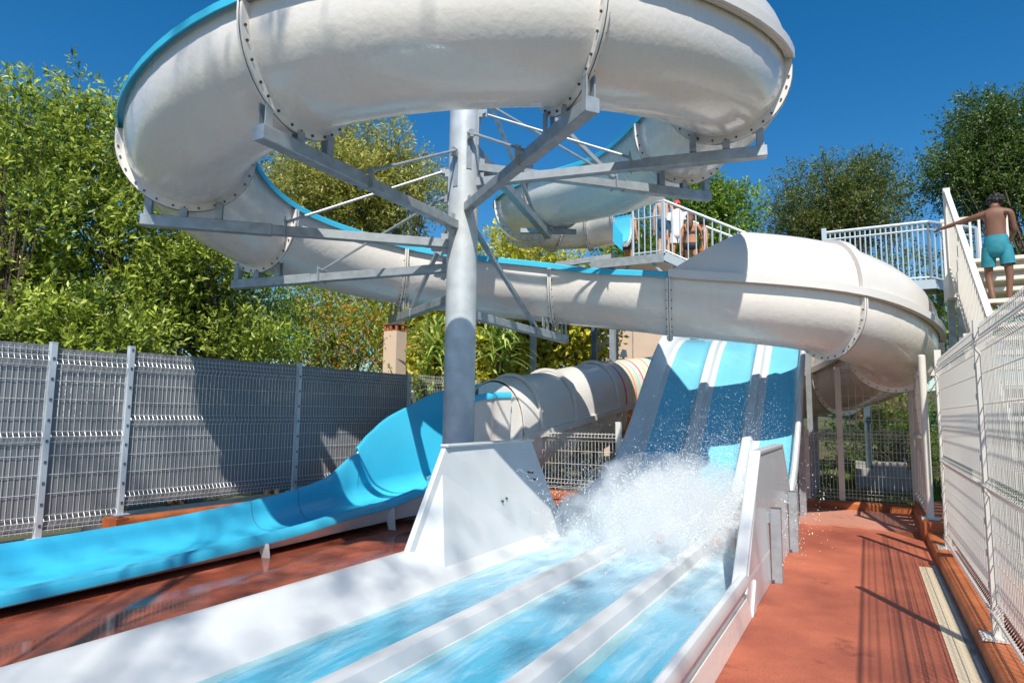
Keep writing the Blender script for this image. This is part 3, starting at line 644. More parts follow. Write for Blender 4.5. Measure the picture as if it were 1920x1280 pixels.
for (y, z) in ((9.9, .6), (11.2, 1.8), (13.2, 2.85), (14.6, 2.9)):
    for x in (-3.3, -.92): MB().bar((x - RX, y - RY, 0), (x - RX, y - RY, z), .09, .09).build('leg', M['galv'], RS)
for (y, z) in ((5.95, .62), (6.03, .64), (6.62, .86), (6.68, .78)):
    MB().tube([(-3.40 - RX, y - RY, z), (-3.285 - RX, y - RY, z)], .011, 8).build('bolt', M['bolt'], RS)
# water film in the run-out
rows = []
for y in np.linspace(-.5, 7.9, 60):
    rows.append([(x, y, .1075 + .0015 * sin(y * 9 + x * 7) + .001 * sin(y * 23 + x * 31) + max(0, y - 7.0) * .03) for x in np.linspace(-3.10, -.95, 30)])
w = MB().grid(rows).build('water', M['water'], None, True, 180); struct(w)

# ------------------------------------------------------------------ blue run-out flume
BR = thing('blue_flume', 'bright blue open run-out flume curving out of the lidded tunnel along the strip fence', 'water slide', (-6.0, 6, 0))
BX, BY = -6.0, 6.0
# centre x, y, floor z, half width, far wall height, near wall height
keys = [(-5.40, 9.45, .40, .70, 1.62, 1.44), (-5.68, 9.1, .34, .84, 1.58, 1.48), (-5.85, 8.75, .29, .90, 1.46, 1.50), (-5.98, 8.4, .24, .88, 1.28, 1.46), (-6.04, 8.05, .18, .88, 1.06, 1.38), (-6.06, 7.85, .16, .86, .88, 1.18), (-6.07, 7.72, .15, .85, .77, .62), (-6.09, 7.6, .14, .83, .68, .42), (-6.12, 7.3, .12, .75, .53, .33), (-6.16, 6.9, .09, .68, .42, .27),
        (-6.18, 6.2, .07, .64, .34, .24), (-6.16, 5.4, .055, .62, .30, .19), (-6.14, 4.4, .05, .60, .27, .15), (-6.12, 3.2, .05, .60, .26, .13), (-6.12, 1.5, .05, .60, .26, .12), (-6.12, -.5, .05, .60, .26, .12)]
kk = catmull(keys, 6)
def bl_rows(layer):
    rows = []
    for i, k in enumerate(kk):
        d = kk[min(i + 1, len(kk) - 1)][:2] - kk[max(0, i - 1)][:2]; d = d / np.linalg.norm(d); rt = np.array([d[1], -d[0]])   # right of travel = towards the fence
        x, y, z, w, hf, hn = k; ov = .16 * max(0, hf - .5); lip = .11 if hn < .5 else .06
        if layer == 0:
            sec = [(w + .05 - ov, hf - .05), (w + .05 - ov, hf), (w - ov, hf + .01), (w - .02 - ov, hf - .03)] + [(w - .03 - .22 * (1 - cos(a)), .26 * (1 - sin(a)) if hf > .3 else .2 * (1 - sin(a))) for a in np.linspace(0, pi / 2, 7)]
            sec += [(0, -.005)] + [(-(w - .18 - lip) - .15 * sin(a), min(.24, hn * .9) * (1 - cos(a))) for a in np.linspace(0, pi / 2, 6)]
            sec += [(-(w - lip + .005), hn - .02), (-(w - lip + .02), hn), (-w, hn - .015), (-w - .02, hn - .05), (-w - .02, hn - .09)]
        else:
            sec = [(w + .03 - ov, hf - .07), (w + .005 - ov, hf - .09)] + [(w - .01 - .22 * (1 - cos(a)), -.03 + .24 * (1 - sin(a))) for a in np.linspace(0, pi / 2, 5)] + [(-(w - .25), -.035), (-(w - .08), -.0), (-w + .0, hn - .07)]
        rows.append([(x + rt[0] * s - BX, y + rt[1] * s - BY, z + q) for s, q in sec])
    return rows
MB().grid(bl_rows(0)).build('channel', M['blue'], BR, True, 50)
MB().grid(bl_rows(1)).build('shell', M['white'], BR, True, 40)
for j in (9 * 6, 11 * 6 + 3):       # joint ribs under the near side
    x, y, z, w, hf, hn = kk[j]
    b = MB(); b.prism([(x + w - .02 - BX, y - BY, 0), (x + w + .07 - BX, y - BY, 0), (x + w + .04 - BX, y - BY, z + hn - .08), (x + w - .1 - BX, y - BY, z + hn - .10)], (0, .03, 0)); b.build('support_fin', M['white'], BR)
fe = frames(full)[-1]; pl = [sec_pt(fe, q, zz) for q, zz in ((-.61, .50), (.30, .50))] + [sec_pt(fe, -cos(t) * .60, .78 + sin(t) ** .85 * .85) for t in np.linspace(pi / 2 + .5, 0.02, 16)]
MB().prism([(p[0] - BX, p[1] - BY, p[2]) for p in pl], (0, -.04, 0)).build('bulkhead', M['white'], BR)
R0 = bl_rows(0)
for j in (9 * 6 + 3, 10 * 6 + 3, 5):
    c = [Vector(p) + Vector((0, 0, .003)) for p in R0[j][2:-3]]; MB().grid([[(p.x, p.y - .004, p.z) for p in c], [(p.x, p.y + .005, p.z) for p in c]]).build('joint', M['dark_steel'], BR)
# ------------------------------------------------------------------ small structures behind
CH = thing('chimney', 'square beige chimney with a terracotta top behind the dark strip fence', 'chimney', (at(739, 700, 12.2).x, at(739, 700, 12.2).y, 0))
b = MB(); b.box((-.15, -.15, 0), (.15, .15, 3.0)); b.build('stack', M['beige_wall'], CH)
b = MB()
for sx in (-.13, 0, .13):
    for sy in (-.13, .13): b.box((sx - .02, sy - .02, 3.0), (sx + .02, sy + .02, 3.12))
b.box((-.12, -.12, 3.0), (.12, .12, 3.03)); b.build('vent_bricks', M['terracotta'], CH)
b = MB(); b.box((-.165, -.165, 3.12), (.165, .165, 3.15)); b.build('cap', M['terracotta'], CH)
WL = thing('building', 'pale beige rendered building far behind the racing slide', 'building', (-5, 18.6, 0))
b = MB(); b.box((-1.9, 0, 0), (2.6, 4, 4.6)); b.build('wall', M['beige_wall'], WL)
b = MB(); b.box((-1.95, -.06, 2.62), (2.6, 0, 2.72)); b.build('ledge', M['concrete'], WL)
b = MB(); b.box((-1.0, -.02, 2.85), (-.97, .0, 4.5)); b.box((-1.0, -.02, 2.85), (.3, 0, 2.88)); b.box((.28, -.02, 2.88), (.31, 0, 4.5)); b.build('groove', M['concrete'], WL)
FL = thing('floodlight', 'small dark floodlight standing on the ledge of the beige building', 'lamp', at(1169, 668, 18.4))
b = MB(); b.tube([(0, 0, -.10), (0, 0, .0)], .03, 8); b.box((-.18, -.05, -.12), (.06, .05, -.07)); b.build('stand', M['dark_steel'], FL)
b = MB(); b.prism([(-.10, -.05, -.02), (.10, -.05, -.02), (.07, -.05, .18), (-.02, -.05, .20)], (0, .10, 0)); b.build('head', M['dark_steel'], FL)
b = MB(); b.bar((-6.2, 15.2, 1.6), (-3.3, 15.2, 1.7), .08, .08)
# ------------------------------------------------------------------ vegetation
def leaf_mesh(name, pos, dirs, nrm, size, tint, m, parent=None, width=.36):
    n = len(pos); dirs /= np.linalg.norm(dirs, axis=1)[:, None]
    sd = np.cross(dirs, nrm); sd /= np.linalg.norm(sd, axis=1)[:, None] + 1e-9; up = np.cross(sd, dirs); s = size[:, None]
    v = np.empty((n, 4, 3), np.float32)
    v[:, 0] = pos; v[:, 1] = pos + dirs * s * .5 + sd * s * width * .5 + up * s * .06; v[:, 2] = pos + dirs * s; v[:, 3] = pos + dirs * s * .5 - sd * s * width * .5 + up * s * .06
    me = bpy.data.meshes.new(name); me.vertices.add(n * 4); me.vertices.foreach_set('co', v.ravel())
    me.loops.add(n * 6); me.polygons.add(n * 2)
    b4 = np.arange(n) * 4; li = np.stack([b4, b4 + 1, b4 + 2, b4, b4 + 2, b4 + 3], 1).ravel(); me.loops.foreach_set('vertex_index', li)
    me.polygons.foreach_set('loop_start', np.arange(n * 2) * 3)
    try: me.polygons.foreach_set('loop_total', np.full(n * 2, 3))
    except Exception: pass
    me.update(calc_edges=True)
    a = me.attributes.new('tint', 'FLOAT', 'POINT'); a.data.foreach_set('value', np.repeat(tint, 4).astype(np.float32))
    me.materials.append(m); o = bpy.data.objects.new(name, me); C.objects.link(o)
    if parent: o.parent = parent
    return o
def unit(n): v = rng.normal(size=(n, 3)); return v / np.linalg.norm(v, axis=1)[:, None]
def crown_leaves(clumps, per, leaf, upb=.5, twig=8, spread=.35, tuft=.28, tvar=.28):
    """clumps: list of (centre, radius). leaves grow on short twigs pushed out from the clump."""
    P, D, Nn, S_, T_ = [], [], [], [], []
    for c, r in clumps:
        nt_ = max(3, int(per * r * r / twig)); u = unit(nt_); u[:, 2] = u[:, 2] * .9 + .15; u /= np.linalg.norm(u, axis=1)[:, None]
        base = np.array(c) + u * (r * rng.uniform(.55, 1.05, nt_)[:, None]) * np.array([1, 1, .9])
        ax = u + np.array([0, 0, upb]) + rng.normal(size=(nt_, 3)) * spread; ax /= np.linalg.norm(ax, axis=1)[:, None]
        ct = rng.normal(0, .16); tt = rng.normal(0, .10, nt_)
        for k in range(twig):
            f = k / twig; q = base + ax * (tuft * (f + rng.uniform(-.1, .1, nt_))[:, None])
            d = unit(nt_) * .9 + ax * (.5 + .5 * f); P.append(q); D.append(d); Nn.append(unit(nt_) + ax * .3 + np.array([0, 0, .5])); S_.append(leaf * rng.uniform(.5, 1.3, nt_))
            T_.append(np.clip(.54 + ct + tt + .22 * (f - .5) + rng.normal(0, tvar * .6, nt_), 0, .93))
    return np.concatenate(P), np.concatenate(D), np.concatenate(Nn), np.concatenate(S_), np.concatenate(T_)
def ellipsoid_clumps(c, rad, n, r0, r1, shell=.55, zmin=None):
    out = []
    for k in range(n):
        u = unit(1)[0]; f = rng.uniform(shell, 1.0); p = np.array(c) + u * np.array(rad) * f
        if zmin is not None and p[2] < zmin: p[2] = zmin + rng.uniform(0, .6)
        out.append((p, rng.uniform(r0, r1)))
    return out
DENS = 6.0
def plant(name, label, cat, base, clumps, per, leaf, m, trunk=None, group=None, width=.36, extra=None, dens=None, **kw):
    per = per * (dens or DENS)
    base = Vector(base); o = thing(name, label, cat, base, group); b0 = np.array(base)
    cl = [(np.array(c) - b0, r) for c, r in clumps]
    P, D, Nn, S_, T_ = crown_leaves(cl, per, leaf, **kw)
    if extra is not None:      # flowers or berries
        k = rng.random(len(T_)) < extra; T_[k] = 1.0
    leaf_mesh('crown', P, D, Nn, S_, T_, m, o, width)
    b = MB(); rt = trunk or .12; top = max(c[2] for c, r in cl); cx = sum(c[0] for c, r in cl) / len(cl); cy = sum(c[1] for c, r in cl) / len(cl)
    pts = [(0, 0, -.1)] + [(cx * f + .1 * sin(5 * f), cy * f + .1 * cos(4 * f), top * .75 * f) for f in (.25, .5, .75, 1)]; b.tube(pts, [rt, rt * .85, rt * .65, rt * .45, rt * .2], 8)
    for c, r in cl[::max(1, len(cl) // 40)]:
        f = rng.uniform(.25, .8); s = Vector((cx * f, cy * f, top * .75 * f)); e = Vector(c); mid = s.lerp(e, .5) + Vector((0, 0, -.06 * (e - s).length)); b.tube([s, mid, e], [rt * .16, rt * .10, rt * .03], 5)
    b.build('trunk', M['bark'], o, True, 60); return o
LM = {}
LM['laurel'] = leaf_mat('leaf_laurel', (.05, .11, .015), (.52, .61, .09))
LM['laurel2'] = leaf_mat('leaf_laurel_b', (.06, .12, .02), (.50, .58, .09))
LM['olive'] = leaf_mat('leaf_olive', (.09, .12, .03), (.56, .54, .12))
LM['dark'] = leaf_mat('leaf_dark', (.022, .06, .014), (.15, .23, .045))
LM['brownish'] = leaf_mat('leaf_brownish', (.04, .085, .016), (.22, .27, .06), (.27, .17, .07))
LM['deep'] = leaf_mat('leaf_deep', (.04, .11, .012), (.26, .40, .05))
LM['pyra'] = leaf_mat('leaf_pyracantha', (.06, .16, .015), (.42, .52, .07), (.85, .22, .03))
LM['ivy'] = leaf_mat('leaf_ivy', (.26, .30, .03), (.85, .80, .09), (.62, .42, .10))
LM['yucca'] = leaf_mat('leaf_yucca', (.10, .22, .03), (.58, .68, .18))
LM['bright'] = leaf_mat('leaf_bright', (.10, .22, .02), (.40, .50, .06))
LM['grass'] = leaf_mat('leaf_grass', (.06, .12, .02), (.30, .36, .06))
def Pt(px, py, D): return np.array(at(px, py, D))
# big laurels left
def col_clumps(px, top, bottom, wpx, D, n, r0, r1, taper=.6, dd=.9):
    out = []
    for k in range(n):
        f = rng.uniform(0, 1) ** .9; py = bottom + (top - bottom) * f; w = wpx * (1 - taper * f ** 1.6)
        out.append((Pt(px + rng.uniform(-1, 1) * w, py, D + rng.uniform(-dd, dd)), rng.uniform(r0, r1) * (1 - .35 * f)))
    return out
def spires(lst):
    out = []
    for px, y0_, y1_, D, r in lst:
        for k in range(7): f = k / 6; out.append((Pt(px + rng.uniform(-6, 6) * (1 - f), y0_ + (y1_ - y0_) * f, D), r * (1 - .72 * f)))
    return out
plant('laurel_bush', 'tall bushy laurel at the far left above the strip fence', 'bush', (-10.6, 4.6, 0), col_clumps(10, 170, 640, 120, 10.3, 60, .30, .55, .45) + spires([(5, 330, 150, 10.2, .45), (60, 380, 200, 10, .4)]), 330, .115, LM['laurel'], .14)
plant('laurel_bush', 'tallest laurel with upright twig tips left of the spiral slide', 'bush', (-10.2, 7.2, 0), col_clumps(200, 210, 640, 175, 11.3, 95, .32, .6, .55) + spires([(135, 300, 128, 11.2, .42), (110, 320, 160, 11.2, .4), (155, 320, 140, 11.4, .38), (72, 300, 135, 11.4, .42), (190, 380, 250, 11.2, .4)]), 330, .115, LM['laurel'], .16)
plant('laurel_bush', 'rounded laurel under the left arm of the spiral slide', 'bush', (-10.0, 9.0, 0), col_clumps(350, 430, 650, 130, 11.6, 70, .32, .55, .35), 330, .115, LM['laurel2'], .12)
plant('laurel_bush', 'low laurel with pale shoots in front of the others above the fence', 'bush', (-9.1, 5.6, 0), col_clumps(150, 560, 680, 170, 9.6, 46, .28, .42, .2, .4), 330, .11, LM['laurel'], .08)
plant('olive_tree', 'light feathery tree seen through the ring of the spiral slide', 'tree', (-11.5, 15.8, 0), ellipsoid_clumps(Pt(640, 390, 17.6), (2.9, 2.0, 2.1), 90, .40, .75, .3) + spires([(740, 330, 205, 17.5, .6), (640, 320, 225, 17.8, .6), (800, 380, 290, 17.4, .5), (560, 380, 250, 18, .6)]), 380, .11, LM['olive'], .2, upb=.3, tuft=.4)
plant('shrub', 'green shrub hung with orange berries left of the chimney', 'shrub', (-10.6, 11.2, 0), ellipsoid_clumps(Pt(640, 640, 13.4), (1.8, 1.2, 1.15), 60, .28, .5, .3), 420, .075, LM['pyra'], .08, extra=.10)
plant('shrub', 'deep green shrub between the laurels and the berry shrub', 'shrub', (-10.8, 9.6, 0), ellipsoid_clumps(Pt(470, 600, 13.0), (1.5, 1.2, 1.3), 50, .3, .5, .3), 420, .08, LM['deep'], .08)
plant('shrub', 'bright fresh green shrub low above the strip fence', 'shrub', (-9.4, 8.6, 0), ellipsoid_clumps(Pt(470, 665, 11.6), (1.5, .6, .35), 26, .22, .36, .3), 460, .07, LM['bright'], .05)
plant('hedge', 'yellow green ivy hedge behind the column and the tunnel', 'hedge', (-8.6, 16.4, 0), [(Pt(px, py, 16.2 + rng.uniform(-.5, .5)), rng.uniform(.35, .6)) for px in range(760, 1130, 26) for py in range(540, 730, 34)], 330, .13, LM['ivy'], .1, width=.7, upb=.1)
plant('tree', 'sunlit yellow tree top beyond the ring of the slide right of the column', 'tree', (-8.8, 19.2, 0), ellipsoid_clumps(Pt(980, 490, 19.5), (2.2, 1.4, 1.15), 60, .35, .65, .3), 150, .12, LM['ivy'], .14, width=.5)
plant('tree', 'dense green conical tree behind the people on the stair', 'tree', (-3.3, 21.5, 0), ellipsoid_clumps(Pt(1325, 440, 21.0), (1.5, 1.3, 1.9), 80, .35, .65, .25), 330, .11, LM['deep'], .2, upb=.2, width=.5)
plant('tree', 'dark green bush beneath the launch platform stair', 'tree', (-4.4, 20.5, 0), ellipsoid_clumps(Pt(1190, 480, 20.5), (1.3, 1.0, 1.5), 40, .35, .6, .25), 260, .11, LM['deep'], .12)
plant('tree', 'wide round brownish green tree against the sky right of centre', 'tree', (-.2, 27.5, 0), ellipsoid_clumps(Pt(1565, 400, 27), (2.95, 2.2, 2.2), 160, .45, .8, .2) + spires([(1550, 360, 285, 27, .7), (1620, 360, 285, 27, .7), (1480, 400, 340, 27, .6), (1670, 400, 340, 27, .6)]), 170, .12, LM['brownish'], .3, upb=.25, tuft=.4)
plant('tree', 'dark tall tree at the right edge above the stair', 'tree', (5.6, 22.5, 0), ellipsoid_clumps(Pt(1875, 320, 20.5), (2.3, 2.0, 2.3), 150, .4, .8, .2) + spires([(1850, 300, 200, 20.5, .7), (1910, 280, 185, 20.5, .8), (1780, 330, 270, 20, .6)]), 190, .12, LM['dark'], .3, upb=.2, tuft=.4)
plant('hedge', 'dark hedge low behind the walkway guard rail', 'hedge', (1.0, 21, 0), [(Pt(px, py, 19 + rng.uniform(-.6, .6)), rng.uniform(.45, .75)) for px in range(1400, 1960, 40) for py in range(500, 640, 40)], 170, .11, LM['dark'], .12)
plant('shrub', 'fresh green shrub under the stair beside the right fence', 'shrub', (1.6, 14, 0), ellipsoid_clumps(Pt(1800, 610, 13.2), (.7, .7, .8), 26, .25, .42, .3), 420, .08, LM['bright'], .06)
plant('shrub', 'dark green shrub behind the back mesh fence', 'shrub', (.5, 15.6, 0), [(Pt(px, py, 15.6 + rng.uniform(-.4, .4)), rng.uniform(.3, .5)) for px in range(1590, 1800, 26) for py in range(770, 930, 32)], 300, .08, LM['deep'], .06)
plant('shrub', 'small rust coloured shrub behind the tall back mesh', 'shrub', (.2, 16.5, 0), ellipsoid_clumps(Pt(1650, 770, 16.4), (.6, .4, .35), 14, .2, .35, .3), 300, .07, leaf_mat('leaf_rust', (.08, .05, .01), (.30, .16, .04)), .05)
# yuccas: rosettes of long blades
def yucca(label, px, py, D, R, n, base):
    o = thing('yucca', label, 'plant', base, 'yuccas behind the column'); c0 = Pt(px, py, D) - np.array(base); b = MB()
    Vv, Ff, tt = [], [], []
    for k in range(n):
        hd = c0 + np.array([rng.normal(0, .16), rng.normal(0, .16), rng.normal(0, .30)]); u = unit(1)[0]; u[2] = abs(u[2]) * .9 + .1; u /= np.linalg.norm(u); Lr = R * rng.uniform(.7, 1.1)
        s = np.cross(u, [0, 0, 1]); s /= np.linalg.norm(s) + 1e-9; row = []
        for q in range(6):
            f = q / 5; p = hd + u * Lr * f + np.array([0, 0, -.55 * R * f * f * (1.15 - u[2])]); w = .034 * (1 - f) ** .6 * (.6 + 1.2 * f if f < .3 else 1) + .002; row.append((p - s * w, p + s * w))
        o_ = len(Vv); Vv += [tuple(x) for r_ in row for x in r_]; Ff += [(o_ + 2 * q, o_ + 2 * q + 1, o_ + 2 * q + 3, o_ + 2 * q + 2) for q in range(5)]; tt += [float(np.clip(rng.normal(.5, .25), 0, .93))] * 12
    me = bpy.data.meshes.new('leaves'); me.from_pydata(Vv, [], Ff); me.attributes.new('tint', 'FLOAT', 'POINT').data.foreach_set('value', tt); me.materials.append(LM['yucca']); lo = bpy.data.objects.new('leaves', me); C.objects.link(lo); lo.parent = o
    b.tube([(0, 0, -.1), (c0[0] * .6, c0[1] * .6, c0[2] * .5), tuple(c0)], [.10, .085, .07], 8); b.build('trunk', M['bark'], o, True, 60)
yucca('tall yucca with drooping blades left of the column', 820, 655, 13.2, .75, 130, (-8.1, 11.9, 0))
yucca('yucca with dry lower blades between the chimney and the column', 795, 720, 12.8, .60, 90, (-7.9, 11.4, 0))
yucca('yucca fanning out right of the column above the tunnel', 935, 660, 13.6, .85, 130, (-6.9, 12.8, 0))
# grass slope between the slides
b = MB(); rows = [[(x, y, .1 + (y - 10) * .12 + .25 * max(0, (x + 4.6) / 1.4)) for x in np.linspace(-5.0, -3.5, 8)] for y in np.linspace(9.9, 13.8, 10)]; struct(b.grid(rows).build('path', M['terrain'], None, True))
n = 9000; P = np.stack([rng.uniform(-4.7, -3.6, n), rng.uniform(9.9, 13, n), np.zeros(n)], 1); P[:, 2] = .1 + (P[:, 1] - 10) * .12 + .25 * np.clip((P[:, 0] + 4.6) / 1.4, 0, 1)
g1 = leaf_mesh('grass', P, unit(n) * .6 + np.array([0, 0, 1.]), unit(n), rng.uniform(.06, .14, n), np.clip(rng.normal(.5, .2, n), 0, .9), LM['grass'], None, .12); g1['kind'] = 'stuff'
n = 9000; P = np.stack([rng.uniform(-.9, 2.6, n), rng.uniform(12.7, 16.5, n), np.zeros(n)], 1); P[:, 2] = -.08 + np.clip(P[:, 1] - 13.4, 0, 9) * .10
g2 = leaf_mesh('grass', P, unit(n) * .6 + np.array([0, 0, 1.]), unit(n), rng.uniform(.08, .2, n), np.clip(rng.normal(.45, .2, n), 0, .9), LM['grass'], None, .12); g2['kind'] = 'stuff'
ST = thing('garden_steps', 'worn stone garden steps behind the tall back mesh', 'steps', (.25, 14.6, 0))
for k in range(4): MB().box((-.5, k * .32, 0), (.6 - .06 * k, k * .32 + .34, .22 + .13 * k)).build('step', M['concrete'], ST)
# trees behind the camera whose shade dapples the run-outs
def shade_tree(label, base, clumps, per=70):
    plant('pine_tree', label, 'tree', base, clumps, per, .16, LM['dark'], .12, upb=.1, width=.3, tuft=.4, dens=1.0)
SDIR = Vector((.46, -.888, 1.25)).normalized()
def shade_at(x, y, z, h): k = (h - z) / SDIR.z; return np.array((x + SDIR.x * k, y + SDIR.y * k, h))
cl = []
for k in range(115):
    x = rng.uniform(-8.2, -2.9); y = rng.uniform(1.2, 6.6); cl.append((shade_at(x, y, .2, 15 + rng.uniform(-1.5, 1.5)), rng.uniform(.22, .5)))
for k in range(30):
    x = rng.uniform(-2.9, -.9); y = rng.uniform(2.0, 6.0); cl.append((shade_at(x, y, .2, 15 + rng.uniform(-1.5, 1.5)), rng.uniform(.18, .34)))
shade_tree('tall pine behind the viewer that dapples the run-outs with shade', (2.8, -9, 0), cl)
cl = [(shade_at(x, y, z, h), r) for x, y, z, h, r in ((-3.9, 3.0, 4.4, 9.5, .30), (-3.2, 3.1, 4.4, 9.8, .22), (-6.3, 3.6, 4.2, 9.6, .2), (-5.9, 3.3, 4.2, 9.2, .24), (-6.8, 4.4, 4.1, 9.4, .2))]
shade_tree('thin pine behind the viewer that marks the high curve with streaks', (-1.2, -2.5, 0), cl)

# ------------------------------------------------------------------ splash
n = 26000
def spray(n, c, sg, zlo, zhi, r0, r1):
    P = np.stack([rng.normal(c[0], sg[0], n), rng.normal(c[1], sg[1], n), np.abs(rng.normal(0, sg[2], n)) + c[2]], 1)
    k = (P[:, 2] > zlo) & (P[:, 2] < zhi) & (P[:, 0] > -3.6) & (P[:, 0] < -.4); return P[k], rng.uniform(r0, r1, k.sum()) ** 1
Ps, Rs_ = [], []
for args in ((15000, (-2.05, 7.7, .10), (.55, .70, .34), .1, 2.2, .0016, .0048), (15000, (-1.75, 8.6, .15), (.55, .9, .60), .1, 2.4, .0014, .0042), (7000, (-2.1, 9.6, .4), (.7, 1.0, .65), .1, 3.0, .0013, .0036),
             (1500, (-1.15, 9.4, .3), (.18, 1.1, .8), .1, 2.6, .0013, .0036), (1800, (-3.9, 9.0, .2), (.6, .5, .6), .1, 1.8, .0013, .0036)):
    n_, c, sg, a, b_, r0, r1 = args
    P = np.stack([rng.normal(c[0], sg[0], n_), rng.normal(c[1], sg[1], n_), np.abs(rng.normal(0, sg[2], n_)) + c[2]], 1)
    Ps.append(P); Rs_.append(rng.uniform(r0, r1, n_))
for k in range(850):                     # jets: drops strung along short ballistic arcs, clotted near the root
    o_ = np.array([rng.normal(-1.95, .48), rng.normal(7.5, .55), .12]); v0 = np.array([rng.normal(0, .9) + (o_[0] + 1.95) * .8, rng.normal(.7, 1.0), rng.uniform(1.2, 4.3)])
    m_ = int(rng.integers(30, 85)); t = rng.uniform(.02, rng.uniform(.2, .62), m_); p = o_ + v0 * t[:, None] + np.array([0, 0, -4.9]) * (t ** 2)[:, None] + rng.normal(0, .012, (m_, 3)) * (1 + 4 * t[:, None])
    Ps.append(p); Rs_.append(rng.uniform(.0012, .0062, m_) * (1.15 - t))
P = np.concatenate(Ps); R_ = np.concatenate(Rs_)
fl = np.interp(P[:, 1], [q[0] for q in prof], [q[1] for q in prof]); k = (P[:, 2] > np.where((P[:, 0] > -3.4) & (P[:, 0] < -.9), fl, 0) + .02) & (P[:, 0] > -4.6) & ((P[:, 0] < -.95) | (rng.random(len(P)) < .12)) & (P[:, 0] < -.3)
P = P[k]; R_ = R_[k]; n = len(P)
octv = np.array([(1, 0, 0), (-1, 0, 0), (0, 1, 0), (0, -1, 0), (0, 0, 1), (0, 0, -1)], float); octf = np.array([(0, 2, 4), (2, 1, 4), (1, 3, 4), (3, 0, 4), (2, 0, 5), (1, 2, 5), (3, 1, 5), (0, 3, 5)])
st = 1 + rng.exponential(.5, n); V = P[:, None, :] + octv[None] * R_[:, None, None] * np.stack([np.ones(n), np.ones(n), st], 1)[:, None, :]
me = bpy.data.meshes.new('spray'); me.vertices.add(n * 6); me.vertices.foreach_set('co', V.astype(np.float32).ravel()); me.loops.add(n * 24); me.polygons.add(n * 8)
me.loops.foreach_set('vertex_index', (octf[None] + (np.arange(n) * 6)[:, None, None]).ravel()); me.polygons.foreach_set('loop_start', np.arange(n * 8) * 3)
me.update(calc_edges=True); me.polygons.foreach_set('use_smooth', [True] * (n * 8)); me.materials.append(M['droplet']); o = bpy.data.objects.new('spray', me); C.objects.link(o); o['kind'] = 'stuff'
# mist: a soft volume
def mist(name, c, rad, dens, nscale):
    b = MB().ball((0, 0, 0), 1, n=24, sc=rad); m = bpy.data.materials.new(name); m.use_nodes = True; nt = m.node_tree; N = nt.nodes.new; Lk = nt.links.new
    nt.nodes.remove(nt.nodes['Principled BSDF']); v = N('ShaderNodeVolumePrincipled'); v.inputs['Color'].default_value = (.97, .985, 1, 1); v.inputs['Anisotropy'].default_value = .15
    tc = N('ShaderNodeTexCoord'); mp = N('ShaderNodeMapping'); mp.inputs['Scale'].default_value = tuple(1 / r for r in rad); Lk(tc.outputs['Object'], mp.inputs[0])
    ln = N('ShaderNodeVectorMath'); ln.operation = 'LENGTH'; Lk(mp.outputs[0], ln.inputs[0])
    fo_ = N('ShaderNodeMapRange'); fo_.inputs['From Min'].default_value = 1.0; fo_.inputs['From Max'].default_value = .25; Lk(ln.outputs['Value'], fo_.inputs['Value'])
    ns = N('ShaderNodeTexNoise'); ns.inputs['Scale'].default_value = nscale; ns.inputs['Detail'].default_value = 6; ns.inputs['Roughness'].default_value = .7; Lk(tc.outputs['Object'], ns.inputs['Vector'])
    nr = N('ShaderNodeMapRange'); nr.inputs['From Min'].default_value = .30; nr.inputs['From Max'].default_value = .66; nr.inputs['To Min'].default_value = -.95; nr.inputs['To Max'].default_value = .6; nr.clamp = True; Lk(ns.outputs['Fac'], nr.inputs['Value'])
    a = N('ShaderNodeMath'); a.operation = 'ADD'; a.use_clamp = True; Lk(fo_.outputs[0], a.inputs[0]); Lk(nr.outputs[0], a.inputs[1])
    d = N('ShaderNodeMath'); d.operation = 'MULTIPLY'; Lk(a.outputs[0], d.inputs[0]); d.inputs[1].default_value = dens; Lk(d.outputs[0], v.inputs['Density'])
    Lk(v.outputs[0], nt.nodes['Material Output'].inputs['Volume']); o = b.build(name, m); o.location = c; o['kind'] = 'stuff'; return o
mist('mist', (-2.08, 7.6, .12), (1.28, 1.75, .98), 5.0, 3.2)

# ------------------------------------------------------------------ people
SK = {'tan': mat('skin_tan', (.52, .27, .17), .58, var=.18, vscale=9, bump=.002, bscale=70), 'pale': mat('skin_pale', (.66, .40, .28), .58, var=.18, vscale=9, bump=.002, bscale=70), 'dark': mat('skin_dark', (.19, .085, .05), .58, var=.18, vscale=9, bump=.002, bscale=70), 'warm': mat('skin_warm', (.55, .24, .12), .58, var=.18, vscale=9, bump=.002, bscale=70)}
HAIR = {'black': mat('hair_black', (.015, .012, .010), .6, bump=.01, bscale=60), 'brown': mat('hair_brown', (.16, .07, .035), .6, bump=.01, bscale=60)}
CL = {'navy': mat('cloth_navy', (.02, .06, .11), .8), 'white': mat('cloth_white', (.78, .78, .78), .8), 'teal': mat('cloth_teal', (.02, .25, .32), .7, var=.25, vscale=14), 'red': mat('cloth_red', (.65, .05, .03), .7), 'bikini': mat('cloth_black', (.02, .02, .025), .6), 'shade': mat('glasses', (.01, .01, .01), .1), 'orange': mat('cloth_orange', (.62, .18, .05), .7)}
